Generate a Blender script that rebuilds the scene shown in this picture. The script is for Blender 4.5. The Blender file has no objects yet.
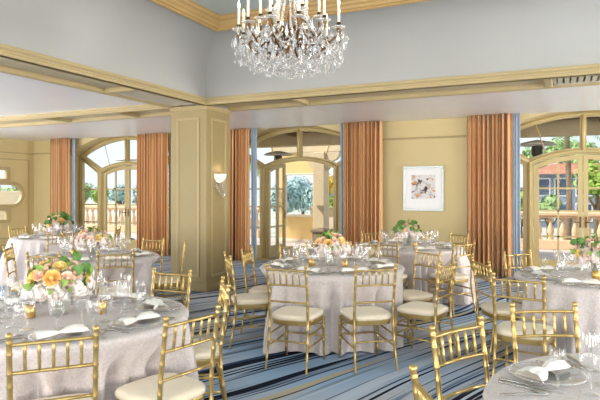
import bpy, math, random
from math import sin, cos, pi, sqrt, atan2, radians
from mathutils import Vector, Matrix

SC = bpy.context.scene
COL = SC.collection
# ------------------------------------------------------------------ frame of reference
# world: x runs along the window wall (right +), y runs towards the window wall, z up; eye above the origin
H = 1.56
FPX = 554.0
HOR = 191.5
FW = (-0.4258, 0.9048)
RT = (0.9048, 0.4258)
def W(r, t):
    return (FW[0]*t + RT[0]*r, FW[1]*t + RT[1]*r)
def Dv(r, t):
    l = math.hypot(r, t)
    x, y = W(r/l, t/l)
    return (x, y)
def XAT(px, y):
    r = (px - 300)/FPX
    return y*(FW[0] + RT[0]*r)/(FW[1] + RT[1]*r)
def PROJ(x, y, z):
    t = x*FW[0] + y*FW[1]
    r = x*RT[0] + y*RT[1]
    if t < 0.2: return (-999, -999)
    return (300 + FPX*r/t, HOR + (H - z)*FPX/t)
def face(dx, dy):
    return atan2(-dx, dy)

# ------------------------------------------------------------------ materials
def s2l(c):
    return tuple((v/255/12.92 if v/255 <= .04045 else ((v/255 + .055)/1.055)**2.4) for v in c) + (1.0,)
def new_mat(name):
    m = bpy.data.materials.new(name); m.use_nodes = True
    nt = m.node_tree
    b = nt.nodes.get('Principled BSDF')
    return m, nt, b
def N(nt, typ, **kw):
    n = nt.nodes.new(typ)
    for k, v in kw.items(): setattr(n, k, v)
    return n
def paint(name, rgb, rough=.5, metal=0.0, var=.06, scale=6.0, bump=0.0, bscale=60.0, sheen=0.0, spec=.5):
    m, nt, b = new_mat(name)
    c = s2l(rgb)
    tc = N(nt, 'ShaderNodeTexCoord')
    nz = N(nt, 'ShaderNodeTexNoise'); nz.inputs['Scale'].default_value = scale; nz.inputs['Detail'].default_value = 3
    nt.links.new(tc.outputs['Object'], nz.inputs['Vector'])
    rp = N(nt, 'ShaderNodeValToRGB')
    rp.color_ramp.elements[0].position = .3; rp.color_ramp.elements[1].position = .7
    rp.color_ramp.elements[0].color = tuple(v*(1 - var) for v in c[:3]) + (1,)
    rp.color_ramp.elements[1].color = tuple(min(1, v*(1 + var)) for v in c[:3]) + (1,)
    nt.links.new(nz.outputs['Fac'], rp.inputs['Fac'])
    nt.links.new(rp.outputs['Color'], b.inputs['Base Color'])
    b.inputs['Roughness'].default_value = rough
    b.inputs['Metallic'].default_value = metal
    b.inputs['Specular IOR Level'].default_value = spec
    if sheen: b.inputs['Sheen Weight'].default_value = sheen
    if bump:
        n2 = N(nt, 'ShaderNodeTexNoise'); n2.inputs['Scale'].default_value = bscale
        nt.links.new(tc.outputs['Object'], n2.inputs['Vector'])
        bp = N(nt, 'ShaderNodeBump'); bp.inputs['Strength'].default_value = bump; bp.inputs['Distance'].default_value = .01
        nt.links.new(n2.outputs['Fac'], bp.inputs['Height'])
        nt.links.new(bp.outputs['Normal'], b.inputs['Normal'])
    return m
def glassy(name, tint=(1, 1, 1), base=.06, edge=.75, white=.0, rough=.03, power=2.0):
    """thin clear glass: mostly see-through, mirror-like towards the edges"""
    m, nt, b = new_mat(name)
    nt.nodes.remove(b)
    out = nt.nodes['Material Output']
    tr = N(nt, 'ShaderNodeBsdfTransparent'); tr.inputs['Color'].default_value = (*tint, 1)
    gl = N(nt, 'ShaderNodeBsdfGlossy'); gl.inputs['Roughness'].default_value = rough
    gl.inputs['Color'].default_value = (1, 1, 1, 1)
    lw = N(nt, 'ShaderNodeLayerWeight'); lw.inputs['Blend'].default_value = .5
    pw = N(nt, 'ShaderNodeMath', operation='POWER'); pw.inputs[1].default_value = power
    ma = N(nt, 'ShaderNodeMath', operation='MULTIPLY_ADD'); ma.inputs[1].default_value = edge - base; ma.inputs[2].default_value = base
    mx = N(nt, 'ShaderNodeMixShader')
    nt.links.new(lw.outputs['Facing'], pw.inputs[0]); nt.links.new(pw.outputs[0], ma.inputs[0])
    nt.links.new(ma.outputs[0], mx.inputs['Fac'])
    nt.links.new(tr.outputs[0], mx.inputs[1])
    if white:
        df = N(nt, 'ShaderNodeBsdfTranslucent'); df.inputs['Color'].default_value = (.95, .95, .95, 1)
        d2 = N(nt, 'ShaderNodeBsdfDiffuse'); d2.inputs['Color'].default_value = (.95, .95, .95, 1)
        m1 = N(nt, 'ShaderNodeMixShader'); m1.inputs['Fac'].default_value = .5
        nt.links.new(df.outputs[0], m1.inputs[1]); nt.links.new(d2.outputs[0], m1.inputs[2])
        m2 = N(nt, 'ShaderNodeMixShader'); m2.inputs['Fac'].default_value = white
        nt.links.new(gl.outputs[0], m2.inputs[1]); nt.links.new(m1.outputs[0], m2.inputs[2])
        nt.links.new(m2.outputs[0], mx.inputs[2])
    else:
        nt.links.new(gl.outputs[0], mx.inputs[2])
    nt.links.new(mx.outputs[0], out.inputs['Surface'])
    return m
def emit(name, rgb, strength):
    m, nt, b = new_mat(name)
    b.inputs['Base Color'].default_value = (*rgb, 1)
    b.inputs['Emission Color'].default_value = (*rgb, 1)
    b.inputs['Emission Strength'].default_value = strength
    return m

M = {}
M['wall'] = paint('wall_paint', (211, 192, 142), .6, var=.03, scale=1.2)
M['trim'] = paint('trim_paint', (186, 167, 124), .45, var=.03, scale=2)
M['gold_trim'] = paint('crown_paint', (188, 156, 102), .4, var=.05, scale=3)
M['column'] = paint('column_paint', (160, 143, 100), .45, var=.03, scale=2)
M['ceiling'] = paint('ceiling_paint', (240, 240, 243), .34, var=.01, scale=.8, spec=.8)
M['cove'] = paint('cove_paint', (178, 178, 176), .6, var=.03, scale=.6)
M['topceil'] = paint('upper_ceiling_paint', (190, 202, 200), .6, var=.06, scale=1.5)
M['panel'] = paint('beam_panel_paint', (206, 190, 156), .5, var=.02)
M['vent'] = paint('vent_metal', (196, 190, 172), .45, var=.02)
M['dark'] = paint('dark_gap', (134, 126, 112), .8, var=.1)
M['frame'] = paint('window_paint', (192, 172, 120), .4, var=.03, scale=3)
M['gold'] = paint('gold_chair_paint', (186, 160, 102), .32, metal=.7, var=.08, scale=18)
M['cushion'] = paint('cushion_fabric', (240, 226, 202), .85, var=.02, bump=.05, bscale=300, sheen=.2)
M['napkin'] = paint('napkin_linen', (250, 246, 240), .8, var=.02, bump=.15, bscale=90)
M['silver'] = paint('cutlery_steel', (205, 202, 198), .18, metal=1.0, var=.03)
M['votive'] = paint('gold_mercury_glass', (206, 168, 92), .3, metal=.75, var=.25, scale=60)
M['brass'] = paint('aged_brass', (112, 80, 44), .38, metal=.7, var=.3, scale=20)
M['bronze'] = paint('dark_bronze', (70, 54, 38), .45, metal=.5, var=.2)
M['candle'] = paint('candle_sleeve', (250, 240, 222), .6, var=.02)
M['flame'] = emit('bulb_glow', (1.0, .82, .55), 2.2)
M['sconce_glass'] = emit('frosted_bowl', (1.0, .88, .72), .42)
M['glass'] = glassy('clear_glass', (.965, .965, .97), .06, .62, .4, .05, 1.6)
M['plate'] = glassy('charger_glass', (.95, .95, .95), .12, .7, .35, .08, 1.2)
M['vase'] = glassy('cut_crystal', (.96, .97, .96), .2, .85, .45, .05, 1.0)
M['crystal'] = glassy('chandelier_crystal', (.97, .97, .97), .3, .9, .6, .03, 1.0)
M['pane'] = glassy('window_glass', (.98, .99, .99), .002, .4, 0, .01, 5.0)
M['rose_peach'] = paint('rose_peach', (254, 216, 196), .6, var=.06, scale=25)
M['rose_yellow'] = paint('rose_yellow', (253, 226, 150), .6, var=.06, scale=25)
M['rose_orange'] = paint('rose_orange', (250, 204, 122), .6, var=.06, scale=25)
M['rose_blush'] = paint('rose_blush', (248, 222, 208), .6, var=.05, scale=25)
M['hydrangea'] = paint('hydrangea_white', (250, 238, 232), .7, var=.06, scale=30)
M['leaf'] = paint('bouquet_leaf', (132, 164, 76), .5, var=.3, scale=12)
M['leaf_dark'] = paint('bouquet_leaf_dark', (88, 132, 58), .45, var=.3, scale=12)
M['stem'] = paint('stem_green', (92, 120, 60), .6, var=.15)
M['lining'] = paint('blue_lining', (164, 180, 198), .8, var=.05, bump=.05)
M['art_frame'] = paint('silver_leaf_frame', (204, 212, 212), .35, metal=.2, var=.06, scale=20)
M['mat'] = paint('white_mat', (246, 246, 248), .8, var=.01)
M['stone'] = paint('terrace_stone', (200, 190, 182), .75, var=.08, scale=1.6)
M['baluster'] = paint('cast_stone', (228, 196, 160), .75, var=.06, scale=5)
M['yellow_stucco'] = paint('yellow_stucco', (242, 212, 150), .85, var=.04, scale=2, bump=.2)
M['white_stucco'] = paint('white_stucco', (236, 228, 214), .85, var=.04, scale=2)
M['wood'] = paint('pergola_wood', (150, 118, 84), .7, var=.15, scale=4)
M['beige'] = paint('beam_stucco', (216, 198, 164), .8, var=.04)
M['house'] = paint('house_wall', (116, 130, 146), .8, var=.05, scale=.6)
M['house_white'] = paint('house_trim', (196, 200, 204), .7, var=.03)
M['house_glass'] = paint('house_window', (60, 80, 104), .3, var=.2)
M['roof'] = paint('clay_tile', (176, 120, 92), .8, var=.2, scale=3)
M['bark'] = paint('bark', (126, 104, 82), .9, var=.25, scale=9, bump=.6, bscale=14)
M['tree'] = paint('tree_leaf', (154, 182, 116), .6, var=.4, scale=2.5)
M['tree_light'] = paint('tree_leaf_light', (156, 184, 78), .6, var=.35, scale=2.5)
M['tree_haze'] = paint('tree_leaf_haze', (160, 188, 186), .6, var=.25, scale=2.5)  # bluish haze and reflected sky mixed into the leaf colour
M['flower_yellow'] = paint('yellow_blossom', (244, 200, 60), .6, var=.25, scale=4)
M['grass'] = paint('pale_ground', (186, 188, 172), .9, var=.2, scale=.5)
M['heater'] = paint('heater_steel', (222, 218, 212), .4, metal=.0, var=.05)
M['heater_dark'] = paint('heater_black', (70, 68, 66), .5, var=.05)
M['planter'] = paint('planter_stone', (150, 132, 116), .8, var=.1)
M['wicker'] = paint('shell', (220, 220, 220), .6)

def carpet():
    m, nt, b = new_mat('streaked_carpet')
    L = nt.links.new
    tc = N(nt, 'ShaderNodeTexCoord')
    # gentle bending of the streaks
    wn = N(nt, 'ShaderNodeTexNoise'); wn.inputs['Scale'].default_value = .22; wn.inputs['Detail'].default_value = 1
    L(tc.outputs['Object'], wn.inputs['Vector'])
    sub = N(nt, 'ShaderNodeVectorMath', operation='SUBTRACT'); sub.inputs[1].default_value = (.5, .5, .5)
    L(wn.outputs['Color'], sub.inputs[0])
    scl = N(nt, 'ShaderNodeVectorMath', operation='SCALE'); scl.inputs['Scale'].default_value = 1.9
    L(sub.outputs[0], scl.inputs[0])
    add = N(nt, 'ShaderNodeVectorMath', operation='ADD')
    L(tc.outputs['Object'], add.inputs[0]); L(scl.outputs[0], add.inputs[1])
    rot = N(nt, 'ShaderNodeVectorRotate', rotation_type='Z_AXIS'); rot.inputs['Angle'].default_value = -radians(66)
    L(add.outputs[0], rot.inputs['Vector'])
    def streak(sx, sy, off, detail, lo, hi):
        mp = N(nt, 'ShaderNodeMapping'); mp.inputs['Scale'].default_value = (sx, sy, 1); mp.inputs['Location'].default_value = (off, off*1.7, 0)
        L(rot.outputs[0], mp.inputs['Vector'])
        nz = N(nt, 'ShaderNodeTexNoise'); nz.inputs['Scale'].default_value = 1; nz.inputs['Detail'].default_value = detail; nz.inputs['Roughness'].default_value = .55
        L(mp.outputs[0], nz.inputs['Vector'])
        mr = N(nt, 'ShaderNodeMapRange'); mr.inputs['From Min'].default_value = lo; mr.inputs['From Max'].default_value = hi
        L(nz.outputs['Fac'], mr.inputs['Value'])
        return mr.outputs[0]
    def mix(a, bcol, fac):
        mx = N(nt, 'ShaderNodeMix', data_type='RGBA')
        if isinstance(a, tuple): mx.inputs['A'].default_value = a
        else: L(a, mx.inputs['A'])
        mx.inputs['B'].default_value = bcol
        L(fac, mx.inputs['Factor'])
        return mx.outputs['Result']
    big = N(nt, 'ShaderNodeTexNoise'); big.inputs['Scale'].default_value = .55; big.inputs['Detail'].default_value = 1
    L(tc.outputs['Object'], big.inputs['Vector'])
    bigr = N(nt, 'ShaderNodeMapRange'); bigr.inputs['From Min'].default_value = .4; bigr.inputs['From Max'].default_value = .62
    L(big.outputs['Fac'], bigr.inputs['Value'])
    c = mix(s2l((196, 194, 200)), s2l((158, 188, 220)), bigr.outputs[0])
    c = mix(c, s2l((134, 152, 174)), streak(.22, 12.0, 3, 2, .57, .6))
    c = mix(c, s2l((196, 206, 222)), streak(.2, 9, 9, 2, .57, .62))
    c = mix(c, s2l((196, 184, 158)), streak(.22, 9.0, 21, 1, .64, .67))
    c = mix(c, s2l((50, 74, 110)), streak(.16, 19, 31, 1, .585, .61))
    c = mix(c, s2l((22, 28, 48)), streak(.16, 11, 47, 2, .6, .62))
    L(c, b.inputs['Base Color'])
    b.inputs['Roughness'].default_value = .95
    b.inputs['Specular IOR Level'].default_value = .15
    n2 = N(nt, 'ShaderNodeTexNoise'); n2.inputs['Scale'].default_value = 220
    L(tc.outputs['Object'], n2.inputs['Vector'])
    bp = N(nt, 'ShaderNodeBump'); bp.inputs['Strength'].default_value = .15; bp.inputs['Distance'].default_value = .01
    L(n2.outputs['Fac'], bp.inputs['Height']); L(bp.outputs['Normal'], b.inputs['Normal'])
    return m
M['carpet'] = carpet()

def damask():
    m, nt, b = new_mat('damask_cloth')
    L = nt.links.new
    tc = N(nt, 'ShaderNodeTexCoord')
    nz = N(nt, 'ShaderNodeTexNoise'); nz.inputs['Scale'].default_value = 80; nz.inputs['Detail'].default_value = 4; nz.inputs['Roughness'].default_value = .6
    nz.inputs['Distortion'].default_value = 1.2
    L(tc.outputs['Object'], nz.inputs['Vector'])
    rp = N(nt, 'ShaderNodeValToRGB')
    rp.color_ramp.elements[0].position = .44; rp.color_ramp.elements[0].color = s2l((199, 189, 187))
    rp.color_ramp.elements[1].position = .54; rp.color_ramp.elements[1].color = s2l((218, 208, 206))
    L(nz.outputs['Fac'], rp.inputs['Fac']); L(rp.outputs['Color'], b.inputs['Base Color'])
    rr = N(nt, 'ShaderNodeMapRange'); rr.inputs['To Min'].default_value = .42; rr.inputs['To Max'].default_value = .62
    L(nz.outputs['Fac'], rr.inputs['Value']); L(rr.outputs[0], b.inputs['Roughness'])
    b.inputs['Sheen Weight'].default_value = .25
    return m
M['cloth'] = damask()

def curtain_mat():
    m, nt, b = new_mat('striped_drape')
    L = nt.links.new
    tc = N(nt, 'ShaderNodeTexCoord')
    uv = N(nt, 'ShaderNodeUVMap')
    sx = N(nt, 'ShaderNodeSeparateXYZ'); L(uv.outputs[0], sx.inputs[0])
    cb = N(nt, 'ShaderNodeCombineXYZ'); L(sx.outputs[0], cb.inputs[0])
    nz = N(nt, 'ShaderNodeTexNoise'); nz.inputs['Scale'].default_value = 26; nz.inputs['Detail'].default_value = 2
    L(cb.outputs[0], nz.inputs['Vector'])
    rp = N(nt, 'ShaderNodeValToRGB'); rp.color_ramp.interpolation = 'EASE'
    e = rp.color_ramp.elements
    e[0].position = .37; e[0].color = s2l((92, 58, 36))
    e[1].position = .66; e[1].color = s2l((250, 216, 164))
    k = e.new(.45); k.color = s2l((202, 148, 98))
    k = e.new(.54); k.color = s2l((220, 172, 120))
    L(nz.outputs['Fac'], rp.inputs['Fac']); L(rp.outputs['Color'], b.inputs['Base Color'])
    b.inputs['Roughness'].default_value = .7
    b.inputs['Sheen Weight'].default_value = .2
    return m
M['drape'] = curtain_mat()

def art_mat():
    m, nt, b = new_mat('abstract_print')
    L = nt.links.new
    tc = N(nt, 'ShaderNodeTexCoord')
    def noise(scale, off, lo, hi, dist=.6):
        mp = N(nt, 'ShaderNodeMapping'); mp.inputs['Location'].default_value = (off, 0, off)
        L(tc.outputs['Object'], mp.inputs['Vector'])
        nz = N(nt, 'ShaderNodeTexNoise'); nz.inputs['Scale'].default_value = scale; nz.inputs['Detail'].default_value = 4; nz.inputs['Distortion'].default_value = dist
        L(mp.outputs[0], nz.inputs['Vector'])
        mr = N(nt, 'ShaderNodeMapRange'); mr.inputs['From Min'].default_value = lo; mr.inputs['From Max'].default_value = hi
        L(nz.outputs['Fac'], mr.inputs['Value']); return mr.outputs[0]
    def mix(a, bc, f):
        mx = N(nt, 'ShaderNodeMix', data_type='RGBA')
        if isinstance(a, tuple): mx.inputs['A'].default_value = a
        else: L(a, mx.inputs['A'])
        mx.inputs['B'].default_value = bc; L(f, mx.inputs['Factor']); return mx.outputs['Result']
    c = mix(s2l((226, 223, 222)), s2l((168, 168, 176)), noise(9, 2, .54, .66))
    c = mix(c, s2l((214, 136, 50)), noise(7, 5.3, .6, .66))
    c = mix(c, s2l((104, 58, 34)), noise(8, 8.1, .62, .66))
    c = mix(c, s2l((34, 32, 36)), noise(8, 11.7, .6, .65))
    L(c, b.inputs['Base Color']); b.inputs['Roughness'].default_value = .6
    return m
M['art'] = art_mat()

# ------------------------------------------------------------------ mesh helpers
class MB:
    def __init__(s): s.v = []; s.f = []; s.sm = []; s.mi = []; s.uv = None
    def add(s, vs, fs, smooth=False, mi=0):
        o = len(s.v); s.v += [tuple(v) for v in vs]
        for f in fs:
            s.f.append(tuple(i + o for i in f)); s.sm.append(smooth); s.mi.append(mi)
        return s
    def box(s, x0, x1, y0, y1, z0, z1, mi=0):
        vs = [(x0,y0,z0),(x1,y0,z0),(x1,y1,z0),(x0,y1,z0),(x0,y0,z1),(x1,y0,z1),(x1,y1,z1),(x0,y1,z1)]
        return s.add(vs, [(3,2,1,0),(4,5,6,7),(0,1,5,4),(1,2,6,5),(2,3,7,6),(3,0,4,7)], False, mi)
    def bbox(s, x0, x1, y0, y1, z0, z1, b=.01, mi=0):
        """box with chamfered edges"""
        b = min(b, (x1-x0)*.45, (y1-y0)*.45, (z1-z0)*.45)
        rings = []
        for (z, i) in ((z0, b), (z0+b, 0), (z1-b, 0), (z1, b)):
            xa, xb, ya, yb = x0+i, x1-i, y0+i, y1-i
            c = b*.6
            rings.append([(xa+c,ya,z),(xb-c,ya,z),(xb,ya+c,z),(xb,yb-c,z),(xb-c,yb,z),(xa+c,yb,z),(xa,yb-c,z),(xa,ya+c,z)])
        return s.loft(rings, True, True, True, False, mi)
    def loft(s, rings, closed=True, cap0=False, cap1=False, smooth=True, mi=0):
        n = len(rings[0]); vs = [p for r in rings for p in r]; fs = []
        for a in range(len(rings)-1):
            for i in range(n if closed else n-1):
                j = (i+1) % n
                fs.append((a*n+i, a*n+j, (a+1)*n+j, (a+1)*n+i))
        s.add(vs, fs, smooth, mi)
        o = len(s.v) - len(vs)
        if cap0: s.f.append(tuple(o+i for i in reversed(range(n)))); s.sm.append(False); s.mi.append(mi)
        if cap1: s.f.append(tuple(o+(len(rings)-1)*n+i for i in range(n))); s.sm.append(False); s.mi.append(mi)
        return s
    def lathe(s, prof, cx=0, cy=0, cz=0, n=16, smooth=True, cap0=False, cap1=False, mi=0, flute=0, famp=0):
        rings = []
        for (r, z) in prof:
            ring = []
            for k in range(n):
                a = 2*pi*k/n
                rr = r*(1 + (famp*cos(flute*a) if flute else 0))
                ring.append((cx+rr*cos(a), cy+rr*sin(a), cz+z))
            rings.append(ring)
        return s.loft(rings, True, cap0, cap1, smooth, mi)
    def tube(s, pts, rads, n=8, cap=True, mi=0, smooth=True):
        pts = [Vector(p) for p in pts]
        if not hasattr(rads, '__len__'): rads = [rads]*len(pts)
        rings = []; up = None
        for i, p in enumerate(pts):
            d = (pts[min(i+1, len(pts)-1)] - pts[max(i-1, 0)])
            if d.length < 1e-9: d = Vector((0,0,1))
            d.normalize()
            if up is None:
                up = Vector((0,0,1)) if abs(d.z) < .9 else Vector((1,0,0))
            u = d.cross(up)
            if u.length < 1e-6: u = d.cross(Vector((0,1,0)))
            u.normalize(); v = u.cross(d).normalized(); up = v
            rings.append([tuple(p + (u*cos(2*pi*k/n) + v*sin(2*pi*k/n))*rads[i]) for k in range(n)])
        return s.loft(rings, True, cap, cap, smooth, mi)
    def sphere(s, c, r, nu=8, nv=6, mi=0, sz=1.0):
        rings = []
        for j in range(nv+1):
            ph = pi*j/nv
            rr = max(r*sin(ph), r*.02)
            rings.append([(c[0]+rr*cos(2*pi*k/nu), c[1]+rr*sin(2*pi*k/nu), c[2]-r*sz*cos(ph)) for k in range(nu)])
        return s.loft(rings, True, True, True, True, mi)
    def mesh(s, name, *mats):
        me = bpy.data.meshes.new(name)
        me.from_pydata(s.v, [], s.f)
        me.polygons.foreach_set('use_smooth', s.sm)
        me.polygons.foreach_set('material_index', s.mi)
        for m in mats: me.materials.append(m)
        if s.uv is not None:
            ul = me.uv_layers.new(name='UVMap')
            for lp in me.loops: ul.data[lp.index].uv = s.uv[lp.vertex_index]
        me.update()
        return me

def link(name, data, parent=None, loc=None, rz=None):
    o = bpy.data.objects.new(name, data); COL.objects.link(o)
    if parent is not None: o.parent = parent
    if loc is not None: o.location = loc
    if rz is not None: o.rotation_euler = (0, 0, rz)
    return o
def tag(o, label=None, cat=None, group=None, kind=None):
    if label: o['label'] = label
    if cat: o['category'] = cat
    if group: o['group'] = group
    if kind: o['kind'] = kind
    return o
def thing(name, label, cat, loc=(0,0,0), rz=0, group=None):
    o = link(name, None, None, loc, rz); o.empty_display_size = .1
    return tag(o, label, cat, group)
def struct(name, mb, mat, parent=None, loc=None):
    me = mb.mesh(name, mat) if isinstance(mb, MB) else mb
    o = link(name, me, parent, loc)
    if parent is None: o['kind'] = 'structure'
    return o
def copy_tree(src, loc, rz, label, group=None):
    r = src.copy(); COL.objects.link(r); r.location = loc; r.rotation_euler = (0, 0, rz); r['label'] = label
    if group: r['group'] = group
    for ch in src.children:
        c = ch.copy(); COL.objects.link(c); c.parent = r
        for g in ch.children:
            d = g.copy(); COL.objects.link(d); d.parent = c
    return r

def flat(outlines, depth, name, mat, xf=None):
    """solid sheet cut from 2D outlines (first one outer, the others holes); xf maps (u, v, w) to a point"""
    cu = bpy.data.curves.new(name, 'CURVE'); cu.dimensions = '2D'; cu.fill_mode = 'BOTH'; cu.extrude = depth/2
    for pts in outlines:
        sp = cu.splines.new('POLY'); sp.points.add(len(pts)-1); sp.use_cyclic_u = True
        for i, p in enumerate(pts): sp.points[i].co = (p[0], p[1], 0, 1)
    ob = bpy.data.objects.new(name, cu); COL.objects.link(ob)
    dg = bpy.context.evaluated_depsgraph_get(); dg.update()
    me = bpy.data.meshes.new_from_object(ob.evaluated_get(dg))
    bpy.data.objects.remove(ob); bpy.data.curves.remove(cu)
    me.name = name
    if xf:
        for v in me.vertices: v.co = xf(v.co.x, v.co.y, v.co.z)
        me.flip_normals() if False else None
    me.materials.clear(); me.materials.append(mat)
    for p in me.polygons: p.use_smooth = False
    return me
def arc(cx, half, spring, crown, n=16, x0=None, x1=None):
    """points of a segmental arch from left to right"""
    rise = crown - spring
    R = (half*half + rise*rise)/(2*rise); zc = crown - R
    x0 = -half if x0 is None else x0; x1 = half if x1 is None else x1
    return [(cx + x, zc + sqrt(max(R*R - x*x, 0))) for x in [x0 + (x1-x0)*i/n for i in range(n+1)]]
rnd = random.Random(7)

# ------------------------------------------------------------------ room shell
YF = 10.95            # inner face of the window wall
YW = 11.38            # window plane
XL = -13.45           # left wall
XR, YB = 7.2, -5.6
ZC = 2.98
CX0, CX1, CY0, CY1 = -4.95, 5.2, -3.4, 7.11   # raised ceiling
struct('floor', MB().box(XL-.2, XR+.2, YB-.2, 11.5, -.1, 0), M['carpet'])

WINC = [-10.43, -5.36, 0.37, 6.0]
HW = 1.70
holes = []
for c in WINC[:3]:
    holes.append([(c-HW, .0)] + arc(c, HW, 2.53, 3.03) + [(c+HW, .0)])
outer = [(XL-.2, -.1), (XL-.2, 3.4), (XR+.2, 3.4), (XR+.2, -.1)]
holes2 = [[(p[0], max(p[1], .004)) for p in h] for h in holes]
struct('wall_back', flat([outer] + holes2, 11.5-YF, 'wall_back', M['wall'], lambda u, v, w: (u, (YF+11.5)/2 + w, v)), None)
# left wall with the lobed window
OY, OZ = 9.55, 1.476
def stadium(cy, cz, hw, hh, n=10):
    p = []
    for k in range(n+1):
        a = -pi/2 + pi*k/n; p.append((cy + hw - hh + hh*cos(a), cz + hh*sin(a)))
    for k in range(n+1):
        a = pi/2 + pi*k/n; p.append((cy - hw + hh + hh*cos(a), cz + hh*sin(a)))
    return p
def rect(a, b, c, d): return [(a, c), (b, c), (b, d), (a, d)]
ov = [stadium(OY, OZ, .98, .26), rect(OY-.52, OY+.52, 1.90, 2.13), rect(OY-.52, OY+.52, .81, 1.04)]
struct('wall_left', flat([rect(YB-.2, YF+.02, -.1, 3.4)] + ov + [rect(.4, 3.4, .4, 2.6), rect(4.2, 6.9, .4, 2.6)], .05, 'wall_left', M['wall'], lambda u, v, w: (XL-.025+w, u, v)), None)  # the two large rectangles are unseen openings added for fill lamps
# right wall and rear wall (out of the picture) have openings added for the fill lamps
rw = [rect(8.0, 10.2, .5, 2.6), rect(1.0, 4.0, .5, 2.6), rect(-3.6, -.6, .5, 2.6)]
struct('wall_right', flat([rect(YB-.2, YF+.02, -.1, 3.4)] + rw, .2, 'wall_right', M['wall'], lambda u, v, w: (XR+.1+w, u, v)), None)
bw = [rect(-12.4, -9.4, .4, 2.6), rect(-7.6, -4.6, .4, 2.6), rect(-2.2, .8, .4, 2.6), rect(3.0, 6.0, .4, 2.6)]
struct('wall_front', flat([rect(XL-.2, XR+.2, -.1, 3.4)] + bw, .2, 'wall_front', M['wall'], lambda u, v, w: (u, YB-.1+w, v)), None)

# lower ceilings round the raised one
cm = MB()
cm.box(XL-.2, CX0-.02, YB-.2, 11.5, ZC, ZC+.1)
cm.box(CX1+.02, XR+.2, YB-.2, 11.5, ZC, ZC+.1)
cm.box(CX0-.02, CX1+.02, CY1+.02, YF+.02, ZC, ZC+.1)
cm.box(CX0-.02, CX1+.02, YB-.2, CY0-.02, ZC, ZC+.1)
# keep the ceiling clear of the window arches
cm2 = MB()
for (x0, x1) in ((XL-.2, CX0-.02), (CX1+.02, XR+.2)):
    cm2.box(x0, x1, YB-.2, YF+.004, ZC, ZC+.1)
cm2.box(CX0-.02, CX1+.02, CY1+.02, YF+.004, ZC, ZC+.1)
cm2.box(CX0-.02, CX1+.02, YB-.2, CY0-.02, ZC, ZC+.1)
struct('ceiling', cm2, M['ceiling'])
def ringrect(o, z):
    return [(CX0+o, CY0+o, z), (CX1-o, CY0+o, z), (CX1-o, CY1-o, z), (CX0+o, CY1-o, z)]
def insets(prof, mat, name, cap=False, smooth=False):
    mb = MB(); mb.loft([ringrect(o, z) for o, z in prof], True, False, cap, smooth)
    return struct(name, mb, mat)
# moulding band along the beams
insets([(-.10, 2.893), (.0, 2.893), (.012, 2.905), (.012, 2.925), (.022, 2.93), (.022, 2.945), (.035, 2.955), (.048, 2.968), (.048, 2.985), (.04, 2.99), (.04, 3.0), (-.02, 3.0)], M['trim'], 'trim_1')
cv = [(.0, 2.995)]
for k in range(1, 15):
    s = k/14
    z = 3.0 + .80*sin(s*pi/2)**1.0
    o = .62*(1 - cos(s*pi/2))**1.25
    cv.append((o, z))
mb = MB()
for q in range(4):
    mb.loft([[ringrect(o, z)[q], ringrect(o, z)[(q+1) % 4]] for o, z in cv], False, False, False, True)
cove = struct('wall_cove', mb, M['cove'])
insets([(.58, 3.80), (.62, 3.785), (.64, 3.80), (.64, 3.815), (.66, 3.82), (.665, 3.85), (.69, 3.87), (.70, 3.895), (.735, 3.915), (.745, 3.94), (.765, 3.945), (.765, 3.965)], M['gold_trim'], 'trim_2')
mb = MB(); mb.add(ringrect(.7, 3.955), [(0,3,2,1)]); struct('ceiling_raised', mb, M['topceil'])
struct('roof', MB().box(XL-.3, XR+.3, YB-.3, 11.55, 4.1, 4.25), M['white_stucco'])
struct('wall_parapet', MB().box(XL-.3, XR+.3, 11.35, 11.55, 3.3, 4.1).box(XL-.3, XR+.3, YB-.3, YB-.1, 3.3, 4.1).box(XL-.3, XL-.1, YB, 11.5, 3.3, 4.1).box(XR+.1, XR+.3, YB, 11.5, 3.3, 4.1), M['white_stucco'])

# coffered beam undersides: two lips, a recessed panel, cross members
BX0, BX1 = -5.70, -4.98
BY0, BY1 = 7.13, 7.90
ti = [2]
def beam(x0, x1, y0, y1, along, crosses):
    ti[0] += 1
    mb = MB()
    lip = .10; zb = 2.893
    prof = [(0, ZC+.01), (0, 2.955), (.012, 2.945), (.012, 2.92), (.03, 2.91), (.03, zb), (lip-.02, zb), (lip, 2.91), (lip, 2.965)]
    def strip(flip):
        rows = []
        for (o, z) in prof:
            if along == 'x':
                y = (y0 - .0 + o) if not flip else (y1 - o)
                rows.append([(x0, y, z), (x1, y, z)])
            else:
                x = (x0 + o) if not flip else (x1 - o)
                rows.append([(x, y0, z), (x, y1, z)])
        mb.loft(rows, False, False, False, False)
    strip(False); strip(True)
    for c in crosses:
        if along == 'x': mb.bbox(c-.05, c+.05, y0+.05, y1-.05, zb+.004, 2.97, .012)
        else: mb.bbox(x0+.05, x1-.05, c-.05, c+.05, zb+.004, 2.97, .012)
    tr = struct('trim_%d' % ti[0], mb, M['trim'])
    pm = MB()
    if along == 'x': pm.box(x0, x1, y0+.05, y1-.05, 2.955, ZC-.002)
    else: pm.box(x0+.05, x1-.05, y0, y1, 2.955, ZC-.002)
    link('beam_panel', pm.mesh('beam_panel', M['panel']), tr)
beam(-4.98, XR, BY0-.03, BY1, 'x', [-3.56, -.14, 3.2])
beam(XL, -5.66, BY0-.03, BY1, 'x', [-6.9, -8.6, -11.8])
beam(BX0, BX1+.05, YB, 7.16, 'y', [5.72, 3.0])
beam(-10.5, -9.9, YB, 7.16, 'y', [5.72, 3.0])
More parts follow.
